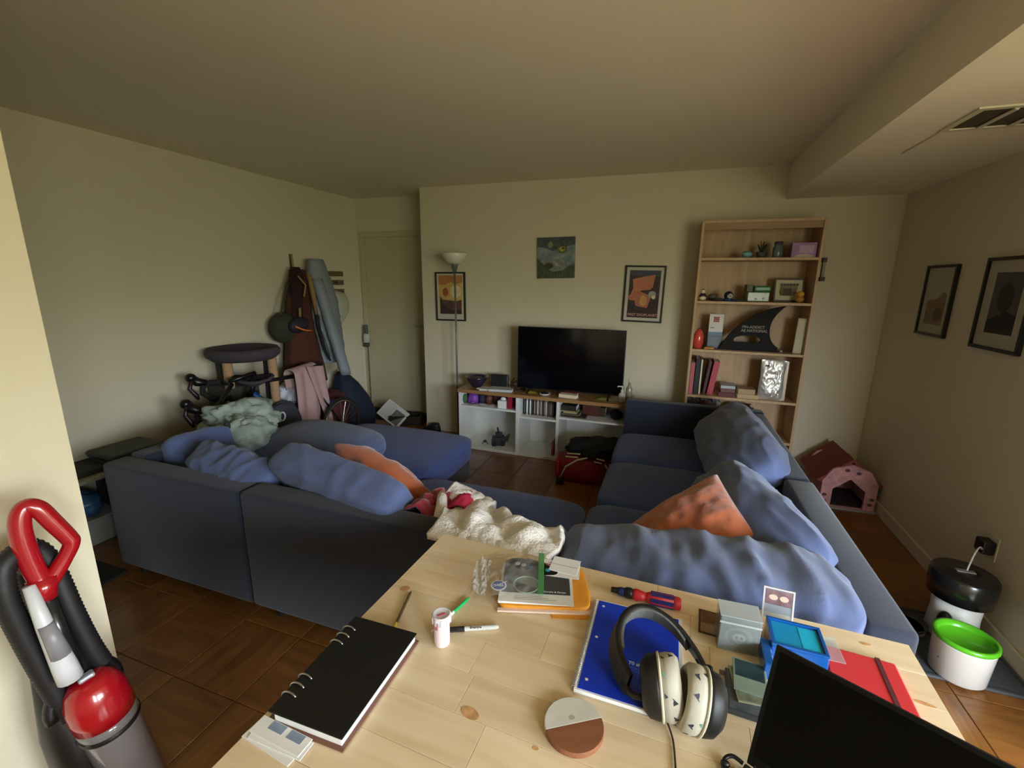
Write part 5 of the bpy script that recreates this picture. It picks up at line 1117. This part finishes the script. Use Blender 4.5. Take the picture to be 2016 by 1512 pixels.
# contents seen through the film
lens = thing('round_lens', 'round glass filter with green rim inside the plastic bag', 'lens', (-.308, 1.022, Z0+.0250), 15)
part('rim', MB().tube([(.034*cos(2*pi*i/40), .034*sin(2*pi*i/40), .002) for i in range(40)], .0013, 8, closed=True), mat('rim_green', (130, 170, 140), .3), lens, smooth=True)
part('dark_half', MB().prism([(.033*cos(a), .033*sin(a)) for a in [pi*1.0-.35+(pi)*k/16 for k in range(17)]], 0, .0012), mat('lens_dark', (42, 44, 34), .2), lens)
part('clear_half', MB().prism([(.033*cos(a), .033*sin(a)) for a in [-.35+(pi)*k/16 for k in range(17)]], 0, .0012), mat('lens_pale', (120, 128, 120), .15), lens)
st = thing('round_sticker', 'round blue and white sticker in the bag', 'sticker', (-.378, .995, Z0+.0250), 15)
part('border', MB().prism(disc(0, 0, .021, .021, 24), 0, .0006), M_paper, st); part('field', MB().prism(disc(0, 0, .0175, .0175, 24), .0006, .0009), mat('sticker_blue', (62, 84, 168), .4), st)
text('lettering', 'NASA', .011, rot((0, 0, 0), (-.015, -.004, .0009)), M_paper, st, world=False, bold=True)
part('swoosh', MB().prism([(-.022, -.016), (.022, .017), (.020, .019)], .0010, .0012), M_paper, st)
bs = thing('black_badge_strip', 'black oval badge strip with silver and blue dots in the bag', 'badge', (-.315, 1.105, Z0+.0250), 0)
part('oval', MB().prism(disc(.0, 0, .075, .028, 30), 0, .0012, rot((0, 0, -4))), mat('badge_black', (22, 20, 24), .25), bs)
for k, (x, c_) in enumerate(((-.045, (200, 200, 206)), (-.027, (196, 196, 202)), (-.007, (60, 120, 170)), (.045, (70, 180, 214)))):
    part('dot', MB().lathe([(.0075, 0), (.0075, .0006), (.003, .0012)], (x, -.002, .0012), 14), mat('dot_%d' % k, c_, .25, metal=.4), bs)
part('red_edge', MB().box(-.03, .06, .026, .030, .0003, .0014, rot((0, 0, -4))), mat('edge_red', (150, 30, 44), .4), bs)
# blue spiral notebook
nb = thing('spiral_notebook', 'blue spiral notebook lying under the headphones', 'notebook', (-.019, .908, Z0), -.6)
part('pages', MB().box(-.104, .108, -.142, .144, .0008, .0092), M_paper, nb); part('back_cover', MB().box(-.104, .108, -.146, .144, 0, .0008), mat('cardboard', (190, 176, 146), .7), nb)
nfc = part('front_cover', MB().box(-.097, .100, -.138, .140, .0092, .0102), mat('cover_cobalt', (14, 56, 196), .38), nb, label='cobalt blue cover')
sp_ = []
for i in range(60*10): a = 2*pi*i/10; sp_.append((-.1045+.0052*cos(a), -.138+.278*i/600, .0056+.0056*sin(a)))
part('spiral_wire', MB().tube(sp_, .0008, 5), mat('wire_white', (200, 200, 204), .3, metal=.5), nb, smooth=True)
for y in (.122, .012, -.112): part('punch_hole', MB().lathe([(.0035, .0102), (.0035, .0104), (.001, .0104)], (-.083, y, 0), 14), M_paper, nfc)
mwt = mat('nb_white', (210, 216, 232), .6)
text('lettering', '70 sheets', .0125, rot((0, 0, 0), (-.004, -.040, .0102)), mwt, nfc, world=False, bold=True)
text('lettering', 'College Ruled', .0065, rot((0, 0, 0), (-.004, -.050, .0102)), mat('nb_blue', (110, 130, 206), .6), nfc, world=False); text('lettering', '10.5 x 8 in', .0060, rot((0, 0, 0), (-.004, -.058, .0102)), mat('nb_blue', (110, 130, 206), .6), nfc, world=False)
text('lettering', '1 subject', .0075, rot((0, 0, 0), (.002, -.092, .0102)), mat('nb_blue', (110, 130, 206), .6), nfc, world=False)
# screwdriver
sd = thing('ratchet_screwdriver', 'stubby blue and red handled screwdriver at the table far edge', 'screwdriver', (0, 1.098, Z0+.016), 1)
def sx(name, prof, m, lab=None): return part(name, MB().lathe([(r, x) for x, r in prof], (0, 0, 0), 20, rot((0, 90, 0))), m, sd, smooth=True, label=lab)
m_sdb = mat('grip_blue', (44, 40, 108), .4); m_sdr = mat('grip_red', (196, 40, 50), .4)
sx('nose', [(-.090, .006), (-.089, .007), (-.074, .0085), (-.072, .0085)], M_black); sx('collar', [(-.072, .0095), (-.066, .011), (-.056, .011), (-.054, .010)], mat('collar_blue', (36, 48, 110), .25, metal=.3))
sx('ratchet_ring', [(-.054, .012), (-.050, .0145), (-.038, .0145), (-.034, .012)], M_black); sx('neck', [(-.034, .012), (-.024, .0155), (-.012, .0125), (.0, .0105)], m_sdr)
sx('grip', [(.0, .0105), (.008, .0135), (.014, .0160), (.070, .0162)], m_sdr); sx('cap', [(.070, .0162), (.074, .0166), (.084, .0160), (.088, .013), (.088, .001)], m_sdr)
for k in range(6): part('grip_panel', xf(MB().box(.012, .070, -.0055, .0055, .0150, .0175), rot((k*60+15, 0, 0))), m_sdb, sd, bevel=.002, label='dark blue rubber panel')
# card games
def cards(name, label, cx, cy, z, w_, d, h_, rz, col, cat='card', top=None):
    t = thing(name, label, cat, (cx, cy, z), rz); m = mat('cd_%d_%d_%d' % col, col, .4)
    part('card', MB().box(-w_/2, w_/2, -d/2, d/2, 0, h_), m, t, bevel=.0008, seg=1)
    if top: part('print', MB().box(-w_/2+.004, w_/2-.004, -d/2+.004+(d*.38 if top[1] else 0), d/2-.004, h_, h_+.0003), mat('pr_%d_%d_%d' % top[0], top[0], .35, var=.4, vscale=35), t)
    return t
t = cards('playing_card', 'single brown trading card left of the clear deck box', .154, 1.075, Z0, .046, .088, .0008, -4, (66, 50, 38), top=((120, 88, 62), False))
part('text_box', MB().box(-.018, .018, -.038, -.006, .0012, .0014), mat('tb_tan', (150, 124, 104), .5), t)
dk = thing('deck_box', 'upright clear grey deck box with skull card at table far edge', 'box', (.208, 1.022, Z0), 2)
m_cl = mat('clear_plastic', (176, 184, 184), .1, alpha=.38, coat=.8)
dck = part('deck', MB().box(-.039, .039, -.022, .022, .002, .086), mat('deck_grey', (98, 106, 102), .5, var=.25, vscale=40), dk)
part('shell', MB().box(-.043, .043, -.027, .027, 0, .091), m_cl, dk, bevel=.002)
part('lid_edge', MB().box(-.0435, .0435, -.0275, -.0265, .072, .0765).box(-.0435, .0435, -.0275, .0275, .0905, .0922), mat('edge_white', (200, 208, 210), .2, alpha=.7), dk)
def dsh(poly, col, lay): part('card_art', MB().prism(poly, 0, .0003, Matrix(((1, 0, 0, 0), (0, 0, -1, -.0221-lay*.0003), (0, 1, 0, 0), (0, 0, 0, 1)))), mat('art_%d_%d_%d' % col, col, .5), dck)
dsh(disc(0, .038, .030, .026), (116, 124, 118), 0); dsh(disc(0, .036, .022, .020), (84, 90, 86), 1); dsh(disc(.001, .036, .014, .012), (140, 144, 136), 2); dsh(disc(.001, .026, .008, .006), (134, 138, 130), 2); dsh(disc(-.004, .037, .003, .003, 10), (50, 54, 52), 3); dsh(disc(.006, .037, .003, .003, 10), (50, 54, 52), 3)
part('top_glare_panel', MB().box(-.036, .036, -.012, .0, .0862, .0866), mat('glare_silver', (150, 160, 160), .3), dk)  # grey strip standing in for glare on the clear lid
hc = thing('card_holder', 'clear framed card propped behind the blue deck case', 'card holder', (.318, 1.145, Z0), -3)
A_ = rot((-16, 0, 0))
part('frame', MB().box(-.035, .035, 0, .004, .0, .078, A_), m_cl, hc, bevel=.001); part('rails', MB().box(-.035, -.031, -.001, .005, 0, .078, A_).box(.031, .035, -.001, .005, 0, .078, A_).box(-.031, .031, -.001, .005, .074, .078, A_), mat('rail_clear', (196, 190, 190), .2), hc)
part('card', MB().box(-.029, .029, -.0006, 0, .036, .072, A_), mat('card_mauve', (122, 92, 96), .4, var=.4, vscale=45), hc)
part('card_art', MB().prism(disc(-.012, .054, .010, .007, 14)+[], 0, .0004, A_ @ Matrix(((1, 0, 0, 0), (0, 0, -1, -.0006), (0, 1, 0, 0), (0, 0, 0, 1)))), mat('wing_cream', (206, 176, 160), .4), hc)
part('card_art', MB().prism(disc(.012, .054, .010, .007, 14), 0, .0004, A_ @ Matrix(((1, 0, 0, 0), (0, 0, -1, -.0006), (0, 1, 0, 0), (0, 0, 0, 1)))), mat('wing_cream', (206, 176, 160), .4), hc)
bcx = thing('blue_deck_case', 'translucent blue plastic deck case standing by the laptop corner', 'box', (.330, 1.035, Z0), -2)
m_bl = mat('blue_plastic', (18, 84, 160), .15, coat=.6); m_cy = mat('cyan_inner', (24, 140, 190), .3)
part('body', MB().box(-.055, .055, -.047, .045, 0, .048), m_bl, bcx, bevel=.003)
part('recess', MB().box(-.046, .046, -.038, .036, .048, .0486), m_cy, bcx); part('rim', MB().box(-.055, .055, -.047, -.040, .048, .053).box(-.055, .055, .038, .045, .048, .053).box(-.055, -.048, -.040, .038, .048, .053).box(.048, .055, -.040, .038, .048, .053), m_bl, bcx, bevel=.001)
part('window', MB().box(.008, .042, -.034, .032, .0486, .0492), mat('cyan_bright', (34, 176, 216), .25), bcx)
part('step', MB().box(-.075, -.055, -.10, -.02, 0, .040), m_bl, bcx, bevel=.003)
solo('clear_tray', MB().box(.392, .432, 1.03, 1.11, Z0, Z0+.012), mat('tray_clear', (196, 206, 204), .1, alpha=.35), 'clear plastic tray piece right of the blue deck case', 'tray', bevel=.002)
cs2 = cards('card_case', 'grey card wallet at bottom of card pile right of headphones', .213, .875, Z0, .078, .105, .012, -3, (62, 70, 76), top=((84, 92, 98), False), cat='card pile')
cards('playing_card', 'cream bordered trading card angled in the card pile', .219, .893, Z0+.0125, .064, .090, .003, 6, (150, 150, 120), top=((120, 128, 108), False))
cards('playing_card', 'dark teal trading card topping pile right of headphones', .222, .912, Z0+.0158, .064, .088, .004, -5, (130, 148, 134), top=((28, 56, 62), True))
cards('playing_card', 'tiny brown card corner showing left of the card pile', .176, .925, Z0, .020, .014, .0006, 0, (120, 96, 70))
# red notebook with elastic
rn = thing('red_notebook', 'red hardcover notebook with dark elastic band behind the laptop', 'notebook', (.462, .998, Z0), -4)
part('cover', MB().box(-.072, .068, -.105, .078, 0, .011), mat('cover_scarlet', (206, 54, 58), .5), rn, bevel=.004)
part('elastic', MB().box(.030, .039, -.1055, .0785, .0112, .0125), mat('elastic_maroon', (88, 32, 40), .7), rn)
# coaster
co = thing('stone_coaster', 'round coaster half white marble half brown wood near table edge', 'coaster', (-.108, .690, Z0), 32)
def half(a0): return [(.056*cos(a), .056*sin(a)) for a in [a0+pi*k/24 for k in range(25)]]
part('marble_half', MB().prism(half(0), 0, .012), mat('marble', (206, 202, 190), .4, var=.07, vscale=20), co, bevel=.001); part('wood_half', MB().prism(half(pi), 0, .012), wood('acacia', (124, 76, 50), (150, 96, 64), (2, 14, 2), .5), co, bevel=.001)
part('centre_mark', MB().prism(disc(.0, .012, .006, .005, 14), .012, .0122), mat('mark_grey', (170, 164, 148), .5), co)
# headphones: headband arc standing tilted, two pads facing each other
hp = thing('headphones', 'black over-ear headphones with patterned cream pads on blue notebook', 'headphones', (.05, .86, Z0+.0105))
M_hpb = mat('hp_black', (18, 17, 17), .5); M_pad = mat('hp_pad', (186, 180, 164), .6, bump=.1, bscale=60); M_piping = mat('hp_piping', (206, 200, 176), .5)
# band: arc from the left yoke round the far side to the right yoke
B0 = [(-.018, .788, .035), (-.045, .825, .050), (-.056, .865, .068), (-.050, .905, .082), (-.028, .938, .088), (.004, .955, .086), (.040, .955, .078), (.074, .942, .066), (.103, .918, .052), (.124, .888, .042), (.136, .858, .038)]
def band(pts, hw, th, inner=0):
    """flat strap standing on edge: width along z, thickness towards the centre"""
    c = Vector((.045, .86, .05)); rs = []
    for p in pts:
        d = Vector((p.x-c.x, p.y-c.y, 0)).normalized(); up = (Vector((0, 0, 1))-d*.35).normalized()
        q = p-d*inner
        rs.append([q+up*hw+d*th, q+up*hw*1.05, q+up*hw-d*th, q-up*hw-d*th, q-up*hw*1.05, q-up*hw+d*th])
    return MB().rings(rs)
zo = Z0-.0
bp_ = [p+Vector((0, 0, zo)) for p in smooth_pts(B0)]
part('headband', band(bp_, .020, .0055), M_hpb, hp, world=True, bevel=.001)
part('headband_padding', band(bp_[8:48], .017, .005, .008), mat('hp_padding', (92, 92, 90), .8, bump=.3), hp, world=True, bevel=.001)
part('yoke', MB().tube([p+Vector((0, 0, zo)) for p in smooth_pts([(-.052, .862, .058), (-.046, .832, .040), (-.030, .800, .032), (-.012, .775, .030), (.010, .768, .036)], 4)], .0065, 8), M_hpb, hp, world=True, smooth=True)
part('yoke', MB().tube([p+Vector((0, 0, zo)) for p in smooth_pts([(.118, .895, .044), (.136, .865, .040), (.144, .835, .036), (.138, .800, .034)], 4)], .0075, 8), M_hpb, hp, world=True, smooth=True)
part('hinge', MB().ell((-.045, .835, zo+.045), .008, .008, .012), M_hpb, hp, world=True, smooth=True); part('hinge', MB().box(.120, .144, .845, .875, zo+.028, zo+.058), M_hpb, hp, world=True, bevel=.005)
def cup(c, axis, tag_):
    ax_ = Vector(axis).normalized(); q = ax_.to_track_quat('Z', 'Y').to_matrix().to_4x4(); M_ = Matrix.Translation(c) @ q @ Matrix.Scale(1.2, 4, (0, 1, 0)) @ Matrix.Scale(1.12, 4) 
    ec = part('ear_cup', MB().lathe([(.012, -.032), (.032, -.030), (.043, -.020), (.046, -.006), (.046, .0)], (0, 0, 0), 32, M_), M_hpb, hp, world=True, smooth=True)
    part('piping', MB().lathe([(.046, -.001), (.0485, .0005), (.0485, .003), (.046, .004)], (0, 0, 0), 32, M_, False, False), M_piping, ec, world=True, smooth=True)
    ep = part('ear_pad', MB().lathe([(.0455, .003), (.0480, .014), (.047, .028), (.041, .035), (.030, .033), (.024, .018), (.022, .006), (.002, .004)], (0, 0, 0), 36, M_), M_pad, hp, world=True, smooth=True)
    k = 0
    for i in range(14):
        a = 2*pi*i/14+.3*(i % 3); rr = .0478; s_ = .0035+.002*(i % 2); z_ = .006+.012*(i % 2)
        tri = [Vector((rr*cos(a-s_/rr), rr*sin(a-s_/rr), z_)), Vector((rr*cos(a+s_/rr), rr*sin(a+s_/rr), z_+.001)), Vector((rr*cos(a+.3*s_/rr), rr*sin(a+.3*s_/rr), z_+s_*1.7))]
        mb = MB(); mb.add([M_ @ p for p in tri]+[M_ @ (p*.99) for p in tri], [(0, 1, 2), (3, 5, 4), (0, 3, 4, 1), (1, 4, 5, 2), (2, 5, 3, 0)]); part('pad_motif', mb, mat('motif_dark', (44, 42, 54), .6) if i % 4 else mat('motif_teal', (110, 150, 136), .6), ep, world=True)
cup((.040, .785, zo+.056), (.97, .12, .14), 0); cup((.118, .778, zo+.056), (-.97, -.08, .14), 1)
hw_ = smooth_pts([(.060, .757, zo+.006), (.070, .73, zo+.0025), (.074, .69, zo+.0025), (.076, .64, zo+.0025), (.080, .58, zo+.0025)], 5)
part('cord', MB().tube(hw_, .0018, 8), mat('cord_brown', (50, 34, 22), .6), hp, world=True, smooth=True)

# ---------------------------------------------------------------- laptop
la = thing('laptop', 'open laptop with dark switched-off screen at table right front', 'laptop', (.19, .715, Z0), -26.6)
part('base', MB().box(-.004, .318, -.222, .004, 0, .014), mat('laptop_grey', (66, 64, 62), .4, metal=.6), la, bevel=.003)
part('keyboard', MB().box(.02, .295, -.13, -.025, .0141, .0148), M_black, la)
A_ = rot((-22.5, 0, 0), (0, .004, .016))
part('hinge', MB().cyl((.01, .004, .014), (.305, .004, .014), .006), M_black, la)
lid = part('lid', MB().box(-.002, .316, .0, .006, 0, .208, A_), mat('lid_dark', (14, 14, 15), .5), la, bevel=.002)
part('bezel', MB().box(-.001, .315, -.001, 0, 0, .207, A_), mat('bezel_black', (8, 8, 8), .4, spec=.2), lid)
part('screen', MB().box(.006, .308, -.0014, -.001, .018, .200, A_), mat('laptop_glass', (3, 3, 3), .08, spec=.12), lid)
cbp = thing('usb_cable', 'short black cable plugged in at the laptop left side', 'cable', (.165, .70, Z0))
part('cord', MB().tube(smooth_pts([(.186, .722, Z0+.008), (.170, .728, Z0+.010), (.157, .722, Z0+.006), (.153, .705, Z0+.005), (.160, .690, Z0+.005)], 5), .0035, 8), M_black, cbp, world=True, smooth=True)
part('plug', MB().ell((.1565, .712, Z0+.007), .008, .006, .006), M_black, cbp, world=True, smooth=True); part('metal_tip', MB().box(.172, .186, .706, .714, Z0+.003, Z0+.009), mat('tip_pale', (206, 196, 176), .4), cbp, world=True, bevel=.001)
